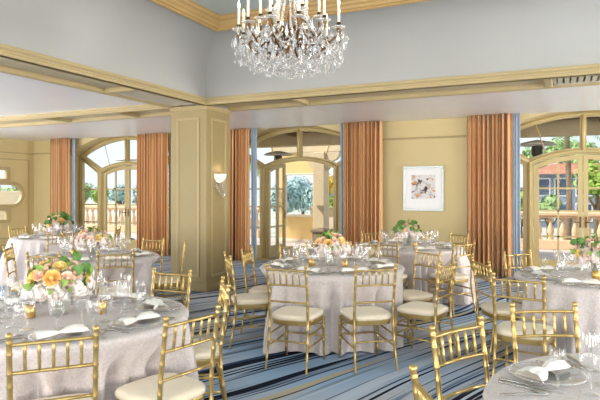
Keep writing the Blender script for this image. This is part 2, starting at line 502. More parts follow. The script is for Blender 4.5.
def vent(x0, x1, y0, y1, along, label):
    t = thing('air_vent', label, 'vent', ((x0+x1)/2, (y0+y1)/2, 2.93))
    hx, hy = (x1-x0)/2, (y1-y0)/2
    b = MB().box(-hx, hx, -hy, hy, .018, .025); link('backing', b.mesh('vent_backing', M['dark']), t)
    f = MB()
    f.box(-hx, hx, -hy, -hy+.03, -.02, .02).box(-hx, hx, hy-.03, hy, -.02, .02).box(-hx, -hx+.03, -hy+.03, hy-.03, -.02, .02).box(hx-.03, hx, -hy+.03, hy-.03, -.02, .02)
    link('frame', f.mesh('vent_frame', M['vent']), t)
    s = MB()
    n = int((hx if along == 'x' else hy)*2/.075)
    for k in range(1, n):
        if along == 'x':
            c = -hx + 2*hx*k/n; s.box(c-.026, c+.026, -hy+.03, hy-.03, -.012, .016)
        else:
            c = -hy + 2*hy*k/n; s.box(-hx+.03, hx-.03, c-.026, c+.026, -.012, .016)
    link('louvres', s.mesh('vent_louvres', M['vent']), t)
vent(-.08, 1.5, BY0+.1, BY1-.13, 'x', 'long pale slotted air vent in the beam at upper right')
vent(BX0+.13, BX1-.09, 5.85, 7.05, 'y', 'slotted air vent in the beam just left of the panelled column')

# column with panelled faces
def column():
    root = link('column', None, None, (-5.32, 7.5, 0)); root['kind'] = 'structure'
    hw = .342
    link('shaft', MB().bbox(-hw, hw, -hw, hw, 0, 2.91, .012).mesh('column_shaft', M['column']), root)
    def panel_ring(a0, a1, z0, z1):
        return [(a0, z0), (a1, z0), (a1, z1), (a0, z1)]
    for ang in (0, pi/2, pi, -pi/2):
        mb = MB()
        for (ins, y0, th, wdt) in ((0, 0, .014, .022), (.022, 0, .008, .016)):
            a0, a1, z0, z1 = -.215+ins, .215-ins, .22+ins, 2.72-ins
            mb.bbox(a0, a1, -hw-th, -hw+.002, z0, z0+wdt, .004)
            mb.bbox(a0, a1, -hw-th, -hw+.002, z1-wdt, z1, .004)
            mb.bbox(a0, a0+wdt, -hw-th, -hw+.002, z0+wdt, z1-wdt, .004)
            mb.bbox(a1-wdt, a1, -hw-th, -hw+.002, z0+wdt, z1-wdt, .004)
        o = link('panel_moulding', mb.mesh('panel_moulding', M['trim']), root); o.rotation_euler = (0, 0, ang)
    b = MB()
    for (z0, z1, e) in ((0, .13, .028), (.13, .15, .018), (.15, .165, .008)):
        b.bbox(-hw-e, hw+e, -hw-e, hw+e, z0, z1, .006)
    link('column_base', b.mesh('column_base', M['column']), root)
    c = MB()
    for (z0, z1, e) in ((2.84, 2.86, .008), (2.86, 2.885, .02), (2.885, 2.905, .012)):
        c.bbox(-hw-e, hw+e, -hw-e, hw+e, z0, z1, .004)
    link('column_cap', c.mesh('column_cap', M['trim']), root)
column()

# wall trim: picture rail, panel mouldings, baseboards
def strip_far(x0, x1, z0, z1, d, mb): mb.bbox(x0, x1, YF-d, YF+.002, z0, z1, .005)
segs = [(XL, WINC[0]-HW), (WINC[0]+HW, WINC[1]-HW), (WINC[1]+HW, WINC[2]-HW), (WINC[2]+HW, XR)]
mb = MB(); bb = MB()
for a, b_ in segs:
    strip_far(a, b_, 2.60, 2.625, .02, mb)
    strip_far(a, b_, 2.625, 2.635, .03, mb)
    strip_far(a, b_, 0, .14, .022, bb)
    strip_far(a, b_, .14, .155, .012, bb)
ti[0] += 1; struct('trim_%d' % ti[0], mb, M['trim'])
struct('baseboard_back', bb, M['trim'])
mb = MB()
mb.bbox(XL-.002, XL+.02, YB, YF, 2.60, 2.625, .005)
for (y0, y1) in ((8.1, 10.78),):
    for (zz0, zz1, yy0, yy1) in ((.3, .325, y0, y1), (2.42, 2.445, y0, y1), (.325, 2.42, y0, y0+.025), (.325, 2.42, y1-.025, y1)):
        mb.bbox(XL-.002, XL+.016, yy0, yy1, zz0, zz1, .005)
ti[0] += 1; struct('trim_%d' % ti[0], mb, M['trim'])
struct('baseboard_left', MB().bbox(XL-.002, XL+.022, YB, YF-.03, 0, .14, .005), M['trim'])

# ------------------------------------------------------------------ windows with french doors
def xfw(c):
    return lambda u, v, w: (c + u, YW + w, v)
def build_window(i, c, open_doors):
    root = link('window_%d' % i, None, None, (0, 0, 0)); root['kind'] = 'structure'
    o1 = [(-HW, .003)] + arc(0, HW, 2.53, 3.03) + [(HW, .003)]
    def mirror(p): return [(-x, z) for x, z in p]
    side = [(-1.58, .30), (-1.02, .30), (-1.02, 2.06), (-1.58, 2.42)]
    door = [(-.84, .004)] + arc(0, .84, 2.07, 2.25) + [(.84, .004)]
    # fan light, left half: outer arch inside edge, centre mullion, door arch outside edge
    oa = arc(0, HW-.1, 2.48, 2.925, 12, -1.5, -.055)
    ia = arc(0, .96, 2.16, 2.36, 10, -.055, -.90)
    fan = oa + ia
    mesh = flat([o1, side, mirror(side), door, fan, mirror(fan)], .09, 'window_frame', M['frame'], xfw(c))
    link('window_frame', mesh, root)
    # raised outer moulding of arch and door arch
    mb = MB()
    mb.tube([(c+x, YW-.05, z) for x, z in [(-HW+.05, .02)] + arc(0, HW-.05, 2.5, 2.975, 14) + [(HW-.05, .02)]], .035, 6)
    mb.tube([(c+x, YW-.05, z) for x, z in [(-.9, .02)] + arc(0, .9, 2.11, 2.3, 14) + [(.9, .02)]], .04, 6)
    mb.tube([(c-.9, YW-.05, 2.11), (c-HW+.06, YW-.05, 2.5)], .03, 6)
    mb.tube([(c+.9, YW-.05, 2.11), (c+HW-.06, YW-.05, 2.5)], .03, 6)
    mb.tube([(c, YW-.05, 2.3), (c, YW-.05, 2.97)], .04, 6)
    link('frame_moulding', mb.mesh('frame_moulding', M['frame']), root)
    mu = MB()
    for sx in (-1, 1):
        for z in (.72, 1.2, 1.62):
            a, b2 = sorted((c+sx*1.02, c+sx*1.58)); mu.box(a, b2, YW-.015, YW+.015, z-.017, z+.017)
        mu.tube([(c+sx*.62, YW, 2.27), (c+sx*.80, YW, 2.84)], .012, 4)
    link('muntin', mu.mesh('window_muntins', M['frame']), root)
    for nm, poly in (('side', side), ('side', mirror(side)), ('fan', fan), ('fan', mirror(fan))):
        link('glass_pane', flat([poly], .006, 'glass_pane', M['pane'], xfw(c)), root)
    # two door leaves
    dr = link('door_%d' % i, None, None, (0, 0, 0)); dr['kind'] = 'structure'
    w = .83
    for s in (-1, 1):
        # leaf local: u from 0 (hinge) to w (meeting stile)
        def top(u): # arch height at distance u from hinge
            x = .84 - u; R = (.84**2 + .18**2)/(2*.18); zc = 2.25 - R
            return zc + sqrt(R*R - x*x) - .012
        outl = [(0, .012)] + [(w*k/10, top(w*k/10)) for k in range(11)] + [(w, .012)]
        g0, g1 = .095, w-.08
        gl = [(g0, .28)] + [(g0+(g1-g0)*k/8, top(g0+(g1-g0)*k/8)-.09) for k in range(9)] + [(g1, .28)]
        leaf_me = flat([outl, gl], .05, 'door_leaf', M['frame'], lambda u, v, q, s=s: (-s*u, q, v))
        leaf = link('door_leaf', leaf_me, dr, (c+s*.835, YW+.01, 0))
        mu = MB()
        xm = -s*(g0+g1)/2
        mu.box(xm-.017, xm+.017, -.018, .018, .28, top((g0+g1)/2)-.09)
        for z in (.72, 1.2, 1.62):
            a, b2 = sorted((-s*g0, -s*g1)); mu.box(a, b2, -.018, .018, z-.017, z+.017)
        link('muntin', mu.mesh('door_muntins', M['frame']), leaf)
        link('glass_pane', flat([gl], .006, 'door_pane', M['pane'], lambda u, v, q, s=s: (-s*u, q, v)), leaf)
        hd = MB(); hd.tube([(-s*(w-.04), -.03, 1.0), (-s*(w-.04), -.065, 1.0), (-s*(w-.14), -.065, 1.0)], .009, 6)
        hd.bbox(-s*(w-.04)-.018, -s*(w-.04)+.018, -.034, -.024, .9, 1.1, .004)
        link('door_handle', hd.mesh('door_handle', M['brass']), leaf)
        if open_doors: leaf.rotation_euler = (0, 0, -s*radians(88))
for i, c in enumerate(WINC[:3]): build_window(i+1, c, i == 1)
# lobed window of the left wall
r4 = link('window_4', None, None); r4['kind'] = 'structure'
xl = lambda d: (lambda u, v, w: (XL + d + w, u, v))
for (inner, outer_) in ((ov[0], stadium(OY, OZ, 1.07, .35)), (ov[1], rect(OY-.62, OY+.62, 1.83, 2.22)), (ov[2], rect(OY-.62, OY+.62, .72, 1.11))):
    link('window_frame', flat([outer_, inner], .05, 'lobed_frame', M['trim'], xl(.02)), r4)
    link('glass_pane', flat([inner], .006, 'lobed_pane', M['pane'], xl(-.035)), r4)

# ------------------------------------------------------------------ curtains
def curtain(px0, px1, lpx0, lpx1, label):
    yc = 10.70
    x0, x1 = XAT(px0, yc), XAT(px1, yc); cx = (x0+x1)/2
    t = thing('curtain', label, 'curtain', (cx, yc, 0), 0, 'full length striped curtains')
    def sheet(xa, xb, wave, amp, seed, mat, nm, y=0):
        r = random.Random(seed)
        n = max(8, int(abs(xb-xa)/wave*10))
        ph = r.random()*6
        rings = []; uvs = []
        zs = [.012, .3, .9, 1.6, 2.3, 2.75, 2.972]
        for z in zs:
            row = []; fl = 1.0 - .25*(z/2.97)
            for k in range(n+1):
                u = k/n; x = xa + (xb-xa)*u - cx
                p = u*abs(xb-xa)/wave*2*pi + ph + .5*sin(u*9+seed)
                a = amp*fl*(1 + .35*sin(u*13 + seed*2))
                row.append((x + .012*sin(p*2+z*.4)*fl, y + a*sin(p + .12*z), z))
                uvs.append((k*wave/10*2.2 + seed*.37, z))
            rings.append(row)
        m = MB(); m.loft(rings, False, False, False, True); m.uv = uvs
        o = link(nm, m.mesh(nm, mat), t)
        md = o.modifiers.new('thick', 'SOLIDIFY'); md.thickness = .006
    sheet(x0, x1, .085, .072, len(COL.objects) % 13 + 1, M['drape'], 'drape_panel')
    sheet(XAT(lpx0, yc-.03), XAT(lpx1, yc-.03), .05, .02, 3, M['lining'], 'blue_lining', .06)
curtain(51, 69.5, 69.3, 72.2, 'narrow rust striped curtain left of the far left arched window')
curtain(137.5, 168.5, 135.8, 138, 'rust striped curtain between the far left window and the panelled column')
curtain(228, 249, 249, 254.5, 'rust striped curtain just right of the panelled column')
curtain(344, 382, 339, 344, 'rust striped curtain right of the open french doors')
curtain(467, 512, 512, 520, 'widest rust striped curtain between the framed picture and the right window')

# ------------------------------------------------------------------ framed picture
t = thing('framed_picture', 'abstract print with white mat in silver frame on the cream wall', 'picture', (-2.455, YF, 1.62))
def pframe(a, b, w, y0, y1, mb):
    mb.bbox(-a, a, y0, y1, b-w, b, .008); mb.bbox(-a, a, y0, y1, -b, -b+w, .008)
    mb.bbox(-a, -a+w, y0, y1, -b+w, b-w, .008); mb.bbox(a-w, a, y0, y1, -b+w, b-w, .008); return mb
link('frame', pframe(.40, .445, .045, -.045, -.002, MB()).mesh('picture_frame', M['art_frame']), t)
link('mat_board', MB().box(-.36, .36, -.02, -.006, -.405, .405).mesh('mat_board', M['mat']), t)
link('print', MB().box(-.235, .235, -.024, -.0205, -.20, .27).mesh('print', M['art']), t)

# ------------------------------------------------------------------ wall sconce on the column
t = thing('wall_sconce', 'lit frosted bowl sconce with crystal drops on the panelled column', 'lamp', (-4.978, 7.50, 1.84))
m = MB()
rings = []
for k in range(8):
    a = (k/7)*pi/2*.98
    rr = .125*cos(a)+.002; z = -.145*sin(a)
    rings.append([(rr*sin(pi*j/12), rr*cos(pi*j/12)*1.0, z) for j in range(13)])
m.loft(rings, False, False, False, True)
o = link('glass_bowl', m.mesh('sconce_bowl', M['sconce_glass']), t); o.modifiers.new('t', 'SOLIDIFY').thickness = .004
link('back_plate', MB().bbox(0, .012, -.05, .05, -.16, .02, .004).mesh('sconce_plate', M['brass']), t)
for k in range(11):
    a = pi*(k+.5)/11
    x, y = .10*sin(a), .10*cos(a)
    L_ = .13 + .15*sin(a)**2
    m = MB()
    m.tube([(x, y, -.05), (x, y, -.05-L_)], .0028, 4)
    for q in range(4):
        z = -.09 - q*L_*.3
        m.sphere((x, y, z), .011, 6, 4)
    m.lathe([(.001, 0), (.015, -.02), (.004, -.05), (.001, -.055)], x, y, -.05-L_, 6)
    link('crystal_drop', m.mesh('sconce_crystal', M['crystal']), t)

# ------------------------------------------------------------------ chandelier
cxy = W(-.10, 5.4)
ch = thing('chandelier', 'crystal chandelier with candle lamps hanging from the raised ceiling', 'chandelier', (cxy[0], cxy[1], 0)); ch.scale = (.97, .97, 1)
cr = random.Random(5)
m = MB(); m.lathe([(.02, 2.86), (.05, 2.90), (.03, 2.96), (.07, 3.02), (.09, 3.06), (.04, 3.12), (.015, 3.2), (.03, 3.26), (.012, 3.34), (.012, 3.6), (.05, 3.66), (.02, 3.72), (.012, 3.75)], n=12, cap0=True, cap1=True)
link('stem', m.mesh('chandelier_stem', M['brass']), ch)
m = MB()
for k in range(5): m.tube([(.016*cos(a*pi/4)*(1 if k % 2 else .3), .016*cos(a*pi/4)*(.3 if k % 2 else 1), 3.765 + k*.036 + .022*sin(a*pi/4)) for a in range(9)], .004, 5)
link('chain', m.mesh('chandelier_chain', M['brass']), ch)
m = MB(); m.lathe([(.01, 3.90), (.04, 3.91), (.09, 3.945), (.09, 3.953)], n=16, cap0=True, cap1=True)
link('ceiling_rose', m.mesh('chandelier_rose', M['brass']), ch)
arm_pts = [(.05, 3.06), (.12, 3.02), (.2, 2.94), (.29, 2.90), (.38, 2.93), (.44, 3.0), (.50, 3.04)]
me_arm = MB(); me_arm.tube([(r, 0, z) for r, z in arm_pts], [.014, .013, .012, .012, .011, .01, .009], 7)
me_arm.tube([(.2+.05*cos(a*.7), 0, 3.0+.05*sin(a*.7)) for a in range(8)], .0125, 6)
me_arm.tube([(.36+.045*cos(pi+a*.7), 0, 2.97+.045*sin(pi+a*.7)) for a in range(8)], .011, 6)
me_arm.lathe([(.004, 0), (.02, .02), (.012, .04), (.022, .055), (.024, .09), (.02, .092)], .51, 0, 3.03, 10, cap1=True)
me_arm = me_arm.mesh('chandelier_arm', M['brass'])
me_bob = MB(); me_bob.lathe([(.012, 0), (.05, .008), (.066, .022), (.062, .024), (.012, .004)], 0, 0, 0, 14, flute=7, famp=.06); me_bob = me_bob.mesh('drip_pan', M['crystal'])
me_can = MB(); me_can.lathe([(.0135, 0), (.013, .1), (.0125, .19), (.007, .194)], n=10, cap0=True, cap1=True); me_can = me_can.mesh('candle', M['candle'])
me_cup = MB(); me_cup.lathe([(.012, -.012), (.02, -.006), (.018, .01), (.0215, .035), (.019, .038)], n=10, cap0=True, cap1=True); me_cup = me_cup.mesh('candle_cup', M['bronze'])
me_bulb = MB(); me_bulb.lathe([(.006, 0), (.014, .02), (.016, .035), (.009, .06), (.002, .085)], n=8, cap0=True, cap1=True); me_bulb = me_bulb.mesh('candle_bulb', M['flame'])
tiers = [(12, .50, 0.0, 1.0, .10), (6, .29, .12, .58, .35)]
for (n, R, dz, sc, off) in tiers:
    for k in range(n):
        a = 2*pi*k/n + off
        ar = link('arm', me_arm, ch, (0, 0, dz)); ar.rotation_euler = (0, 0, a)
        if sc != 1.0: ar.scale = (sc, .8, .9); ar.location = (0, 0, dz+.28)
        zz = 3.10 + (dz + .02 if sc != 1 else 0)
        rr = .51*sc
        p = (rr*cos(a), rr*sin(a), zz)
        link('drip_pan', me_bob, ch, (p[0], p[1], p[2]-.005))
        cd = link('candle', me_can, ch, (p[0], p[1], p[2]+.02))
        link('candle_cup', me_cup, cd)
        link('candle_bulb', me_bulb, cd, (0, 0, .192))
# bead ropes from the top crown to the arms, swags below
def rope(p0, p1, sag, n, r, mb):
    p0, p1 = Vector(p0), Vector(p1)
    for k in range(n+1):
        u = k/n; q = p0.lerp(p1, u); q.z -= sag*4*u*(1-u)
        mb.sphere(q, r, 6, 4)
for k in range(16):
    a = 2*pi*k/16 + .1
    m = MB(); rope((.05*cos(a), .05*sin(a), 3.68), (.33*cos(a), .33*sin(a), 3.06), .12, 40, .0125, m)
    link('bead_rope', m.mesh('bead_rope', M['crystal']), ch)
for k in range(12):
    a, b_ = 2*pi*k/12 + .1, 2*pi*(k+1)/12 + .1
    m = MB(); rope((.50*cos(a), .50*sin(a), 3.04), (.50*cos(b_), .50*sin(b_), 3.04), .15, 26, .009, m)
    link('bead_swag', m.mesh('bead_swag', M['crystal']), ch); m = MB()
    rope((.36*cos(a), .36*sin(a), 2.92), (.36*cos(b_), .36*sin(b_), 2.92), .16, 22, .009, m)
    link('bead_swag', m.mesh('bead_swag', M['crystal']), ch)
for k in range(6):
    a, b_ = 2*pi*k/6 + .4, 2*pi*(k+1)/6 + .4
    m = MB(); rope((.30*cos(a), .30*sin(a), 2.86), (.30*cos(b_), .30*sin(b_), 2.86), .15, 28, .009, m)
    link('bead_swag', m.mesh('bead_swag', M['crystal']), ch); m = MB()
    rope((.30*cos(a), .30*sin(a), 2.86), (.03*cos(a), .03*sin(a), 2.82), .10, 26, .009, m)
    link('bead_swag', m.mesh('bead_swag', M['crystal']), ch)
def drop_mesh(L_, w):
    m = MB(); m.sphere((0, 0, -.008), .007, 6, 4)
    m.lathe([(.0015, -.014), (w*.5, -.014-L_*.25), (w, -.014-L_*.6), (w*.7, -.014-L_*.85), (.001, -.014-L_)], n=6, smooth=False)
    return m
dm = [drop_mesh(.075, .017).mesh('crystal_pendant', M['crystal']), drop_mesh(.055, .02).mesh('crystal_pendant', M['crystal']), drop_mesh(.10, .018).mesh('crystal_pendant', M['crystal'])]
for k in range(96):
    if k < 36: a, R, z = 2*pi*k/36, .56 + cr.uniform(-.02, .02), 3.09 + cr.uniform(-.09, .0)
    elif k < 66: a, R, z = 2*pi*k/30, .43 + cr.uniform(-.05, .05), 2.96 + cr.uniform(-.1, .04)
    else: a, R, z = 2*pi*k/30, .27 + cr.uniform(-.1, .06), 2.86 + cr.uniform(-.06, .06)
    a += cr.uniform(-.07, .07)
    link('crystal_pendant', dm[k % 3], ch, (R*cos(a), R*sin(a), z), a)
m = MB()
for k in range(900):
    a = cr.uniform(0, 2*pi); q = cr.random()
    R = .06 + .50*sqrt(q); z = 3.09 - .28*cr.random()**.9 - .12*(1-R/.56)
    if R < .2 and z > 3.0: z += .3*cr.random()
    x, y = R*cos(a), R*sin(a); w = cr.uniform(.008, .015); L_ = cr.uniform(.022, .055)
    m.lathe([(.001, 0), (w, -L_*.5), (.001, -L_)], x, y, z, 5, smooth=False)
o = link('small_crystals', m.mesh('small_crystals', M['crystal']), ch); o['kind'] = 'stuff'

# ------------------------------------------------------------------ gilt chair
def bamboo(p0, p1, r0, r1, nodes, mb, n=8, bow=None):
    p0, p1 = Vector(p0), Vector(p1)
    st = [(0, 1.0)]
    Ln = (p1-p0).length; e = .006/Ln
    for f in nodes: st += [(f-2*e, 1.0), (f-e, 1.16), (f+e, 1.16), (f+2*e, 1.0)]
    st.append((1, 1.0))
    pts = []; rad = []
    for f, k in st:
        q = p0.lerp(p1, f)
        if bow: q += Vector(bow)*(4*f*(1-f))
        pts.append(q); rad.append((r0+(r1-r0)*f)*k)
    mb.tube(pts, rad, n)
def post_path(s):
    return [(s*.192, -.262, 0), (s*.186, -.222, .18), (s*.181, -.195, .38), (s*.180, -.195, .48), (s*.181, -.213, .66), (s*.182, -.243, .86), (s*.182, -.251, .915)]
def lerp_post(s, z):
    P = post_path(s)
    for a, b in zip(P, P[1:]):
        if a[2] <= z <= b[2]:
            f = (z-a[2])/(b[2]-a[2]); return tuple(a[i]+(b[i]-a[i])*f for i in range(3))
CH = []
for s in (-1, 1):
    mb = MB(); P = []; R_ = []
    zs = [0, .01]
    for nd in (.10, .24, .36, .52, .585, .68, .74, .83, .885):
        zs += [nd-.009, nd-.004, nd+.004, nd+.009]
    zs += [.908, .912, .918, .926, .932]
    for z in zs:
        zz = min(z, .914); p = lerp_post(s, zz)
        P.append((p[0], p[1], z))
        base = .0095 + .0032*min(1, z/.3)
        if z < .9: k = 1.14 if any(abs(z-nd) < .0045 for nd in (.10, .24, .36, .52, .585, .68, .74, .83, .885)) else 1
        else: k = {.908: 1.0, .912: 1.2, .918: 1.22, .926: 1.15, .932: .5}[z]
        R_.append(base*k)
    mb.tube(P, R_, 8)
    CH.append(('back_post', mb.mesh('chair_back_post', M['gold'])))
    mb = MB(); bamboo((s*.185, .195, .40), (s*.19, .205, 0), .0155, .011, [.25, .55, .8], mb)
    CH.append(('leg', mb.mesh('chair_leg', M['gold'])))
for z, nd in ((.875, [.17, .5, .83]), (.742, [.17, .5, .83]), (.592, [.33, .67])):
    mb = MB(); bamboo(lerp_post(-1, z), lerp_post(1, z), .0088, .0088, nd, mb, 8, (0, -.010, .003))
    CH.append(('back_rail', mb.mesh('chair_rail', M['gold'])))
for k in range(5):
    f = (k+1)/6
    a, b = lerp_post(-1, .742), lerp_post(-1, .875)
    x = -.178 + .356*f; bw = -.010*4*f*(1-f)
    mb = MB(); bamboo((x, a[1]+bw, .742), (x, b[1]+bw, .878), .0075, .0075, [.33, .67], mb, 7)
    CH.append(('spindle', mb.mesh('chair_spindle', M['gold'])))
mb = MB()
def sring(z, i, n=28):
    out = []
    for k in range(n):
        a = 2*pi*k/n; c, s_ = cos(a), sin(a)
        hx = .205-i; hy = .205-i
        x = hx*(abs(c)**.5)*(1 if c >= 0 else -1); y = hy*(abs(s_)**.5)*(1 if s_ >= 0 else -1)
        x *= 1 + .05*(y/.2)
        out.append((x, y+.005, z))
    return out
mb.loft([sring(.385, .012), sring(.388, .006), sring(.42, .004), sring(.428, .008), sring(.43, .02)], True, True, True, False)
CH.append(('seat_frame', mb.mesh('chair_seat_frame', M['gold'])))
mb = MB(); mb.loft([sring(.428, .01), sring(.436, .0), sring(.455, -.004), sring(.47, .004), sring(.479, .03), sring(.484, .08), sring(.486, .15)], True, True, True, True)
CH.append(('seat', mb.mesh('chair_cushion', M['cushion'])))
for s in (-1, 1):
    for z in (.30, .20):
        mb = MB(); b = lerp_post(s, z); bamboo((s*.187, .20, z+.012), b, .0085, .0085, [.5], mb, 7)
        CH.append(('stretcher', mb.mesh('chair_stretcher', M['gold'])))
for z in (.29, .19):
    mb = MB(); bamboo((-.187, .2, z+.03), (.187, .2, z+.03), .0085, .0085, [.33, .67], mb, 7)
    CH.append(('stretcher', mb.mesh('chair_stretcher', M['gold'])))
mb = MB(); bamboo(lerp_post(-1, .25), lerp_post(1, .25), .0085, .0085, [.33, .67], mb, 7)
CH.append(('stretcher', mb.mesh('chair_stretcher', M['gold'])))

# tables: centre (r, t) and place angle offset in degrees
TB = {
 'A': (-1.50, 3.56, 20, 'front left table'),
 'B': (.344, 5.95, 20, 'centre table'),
 'C': (1.47, 1.98, 0, 'bottom right corner table'),
 'D': (2.80, 5.12, 0, 'right hand table'),
 'E': (1.58, 8.05, 10, 'table below the framed picture'),
 'F': (-2.52, 6.80, 0, 'table left of the panelled column'),
 'G': (-4.25, 9.75, 10, 'far left table'),
}
NM = 'gold spindle-back chair '
GRP = 'gold chairs around the tables'
CHAIRS = [ # table, back point (r,t), facing (r,t) or None = table centre, label
 ('A', -1.125, 2.53, (-.39, .92), NM + 'at lower left, nearest, back to us'),
 ('A', -.566, 2.94, (-.8, .6), NM + 'right of the front left table, nearest us of three there'),
 ('A', -.53, 3.95, (-.97, -.24), NM + 'behind the one at right of the front left table, seen edge-on'),
 ('A', -1.05, 4.55, (-.42, -.9), NM + 'on the far side of the front left table, facing us'),
 ('F', -2.68, 5.78, (.16, .98), NM + 'behind the front left bouquet, back to us'),
 ('F', -1.98, 5.95, (-.35, .94), NM + 'at the front right of the table left of the column'),
 ('F', -2.03, 7.68, (-.45, -.9), NM + 'in front of the curtain left of the column'),
 ('F', -3.47, 6.58, (.97, .25), NM + 'at far left picture edge, facing right'),
 ('F', -1.45, 7.0, (-1, -.22), NM + 'seen edge-on in front of the panelled column'),
 ('G', -3.74, 8.65, (-.4, .92), NM + 'in front of the far left table, back to us'),
 ('G', -5.15, 10.1, (.93, -.36), NM + 'left of the far left table by the lobed window'),
 ('G', -3.25, 9.9, (-1, -.1), NM + 'right of the far left table, before the arched window'),
 ('B', -.74, 5.66, (.96, .28), NM + 'at the near left of the centre table, edge-on'),
 ('B', -.60, 6.25, (.98, -.2), NM + 'at the far left of the centre table before the curtain'),
 ('B', -.12, 4.80, (.37, .93), NM + 'left of the two with backs to us at the centre table'),
 ('B', .66, 4.80, (-.23, .97), NM + 'right of the two with backs to us at the centre table'),
 ('B', 1.37, 5.10, (-.8, .6), NM + 'drawn out at the near right of the centre table'),
 ('B', 1.40, 6.06, (-.85, -.5), NM + 'at the far right of the centre table'),
 ('B', -.08, 6.80, (.42, -.9), NM + 'behind the centre table before the open doors'),
 ('B', .81, 6.95, (-.42, -.9), NM + 'behind the centre table, right of its bouquet'),
 ('E', 1.05, 7.0, (.45, .9), NM + 'at the front left of the table below the picture'),
 ('E', 1.17, 9.0, (.3, -.95), NM + 'before the curtain right of the open doors'),
 ('E', 1.95, 9.1, (-.2, -.97), NM + 'behind the table below the picture, near its bouquet'),
 ('E', 2.47, 8.6, (-.85, -.5), NM + 'right of the table below the picture, farther of two'),
 ('E', 2.09, 7.05, (-.5, .87), NM + 'front right of the table below the picture, back to us'),
 ('D', 1.70, 5.22, (.97, .1), NM + 'left of the right hand table, seen edge-on'),
 ('D', 1.66, 4.22, (.55, .83), NM + 'at the front left of the right hand table'),
 ('D', 2.33, 5.95, (.4, -.92), NM + 'behind the right hand table before the right window'),
 ('C', 1.385, 3.15, (.05, -1), NM + 'behind the corner table, facing us, before the right hand table'),
 ('C', .77, 2.71, (.58, -.81), NM + 'at the far left of the bottom right corner table'),
 ('C', .43, 1.83, (.99, .1), NM + 'cut by the bottom edge, left of the corner table'),
]
proto = None
chair_front = {}
for (tb, r, t_, f, lab) in CHAIRS:
    tr, tt = TB[tb][0], TB[tb][1]
    x, y = W(r, t_); fx, fy = Dv(*f)
    ox, oy = x + fx*.25, y + fy*.25
    chair_front.setdefault(tb, []).append((ox, oy, fx, fy))
    rz = face(fx, fy)
    if proto is None:
        proto = thing('banquet_chair', lab, 'chair', (ox, oy, 0), rz, GRP)
        for nm, me in CH: link(nm, me, proto)
    else:
        copy_tree(proto, (ox, oy, 0), rz, lab, GRP)

# ------------------------------------------------------------------ tables, cloths
RTAB = .765; ZT = .765
def make_table(key):
    r, t_, off, nm = TB[key]
    cx, cy = W(r, t_)
    root = thing('round_table', 'round folding table hidden under the cloth of the ' + nm, 'table', (cx, cy, 0), 0, 'round tables under cloths')
    m = MB(); m.lathe([(.001, .73), (.74, .73), (.75, .735), (.75, .75), (.74, .755), (.001, .755)], n=40, smooth=False)
    link('tabletop', m.mesh('tabletop', M['wood']), root)
    for k in range(4):
        a = k*pi/2 + .4
        m = MB(); m.tube([(.28*cos(a), .28*sin(a), 0), (.26*cos(a), .26*sin(a), .73)], .016, 8)
        link('leg', m.mesh('table_leg', M['silver']), root)
    # cloth
    rg = random.Random(ord(key))
    n = 260
    nf = 25; phs = [rg.uniform(0, 6.28) for _ in range(4)]
    rings = []
    for rr in (.02, .25, .5, .68, .745): rings.append([(rr*cos(2*pi*k/n), rr*sin(2*pi*k/n), ZT) for k in range(n)])
    zs = [.7635, .757, .745, .70, .62, .55, .50, .46, .36, .24, .12, .014]
    for z in zs:
        q = 1 - z/.765
        ring = []
        for k in range(n):
            a = 2*pi*k/n
            fold = .5*sin(nf*a + phs[0] + .8*sin(3*a + phs[1])) + .5*sin((nf-9)*a + phs[2] + sin(2*a + phs[3])); fold = fold*(.6 + .4*abs(fold))*1.2
            amp = .10*min(1, q*1.6)
            if z > .75: rad = {.7635: .758, .757: .765}[z]
            else: rad = .767 + .105*q**.8 + amp*fold + .008*q*sin(47*a + phs[1])
            # pushed in where a chair seat presses against it
            wz = min(1, max(0, (.745 - z)/.22))
            if wz > 0 and key in chair_front:
                lim = .236 + .065*(1 + max(-1, fold))
                q_ = .3
                while q_ < rad:
                    hit = False
                    for (ox, oy, fx, fy) in chair_front[key]:
                        px_, py_ = cx + q_*cos(a) - ox, cy + q_*sin(a) - oy
                        if abs(-px_*fy + py_*fx) < .242 and -.28 < px_*fx + py_*fy < lim: hit = True
                    if hit: break
                    q_ += .006
                rad += (min(rad, q_) - rad)*wz
            ring.append((rad*cos(a), rad*sin(a), z))
        rings.append(ring)
    m = MB(); m.loft(rings, True, False, False, True)
    m.f.append(tuple(range(n))); m.sm.append(False); m.mi.append(0)
    co = link('tablecloth', m.mesh('tablecloth', M['cloth']), None, (cx, cy, 0))
    tag(co, 'pale silver damask floor-length cloth on the ' + nm, 'tablecloth', 'damask tablecloths')
for k in TB: make_table(k)

# ------------------------------------------------------------------ table settings
def glass_mesh(prof, n=14):
    m = MB(); m.lathe(prof, n=n); return m
wine_bowl = glass_mesh([(.012, .085), (.03, .098), (.038, .12), (.039, .15), (.034, .19), (.031, .205)]).mesh('wine_bowl', M['glass'])
wine_foot = glass_mesh([(.001, .0045), (.034, .001), (.034, .003), (.012, .008), (.005, .015), (.004, .05), (.006, .08), (.012, .0855)]).mesh('wine_stem', M['glass'])
gob_bowl = glass_mesh([(.01, .06), (.032, .075), (.042, .10), (.043, .13), (.039, .16), (.0375, .17)]).mesh('goblet_bowl', M['glass'])
gob_foot = glass_mesh([(.001, .0045), (.036, .001), (.036, .004), (.012, .01), (.006, .02), (.006, .045), (.01, .0605)]).mesh('goblet_stem', M['glass'])
pl_disc = MB(); pl_disc.lathe([(.001, .003), (.095, .003), (.105, .006), (.145, .012), (.155, .015), (.155, .011), (.145, .007), (.10, .0005), (.001, .0005)], n=36); pl_disc = pl_disc.mesh('charger', M['plate'])
m = MB()
for k in range(48): m.sphere((.155*cos(2*pi*k/48), .155*sin(2*pi*k/48), .014), .007, 6, 4)
pl_bead = m.mesh('charger_beads', M['plate'])
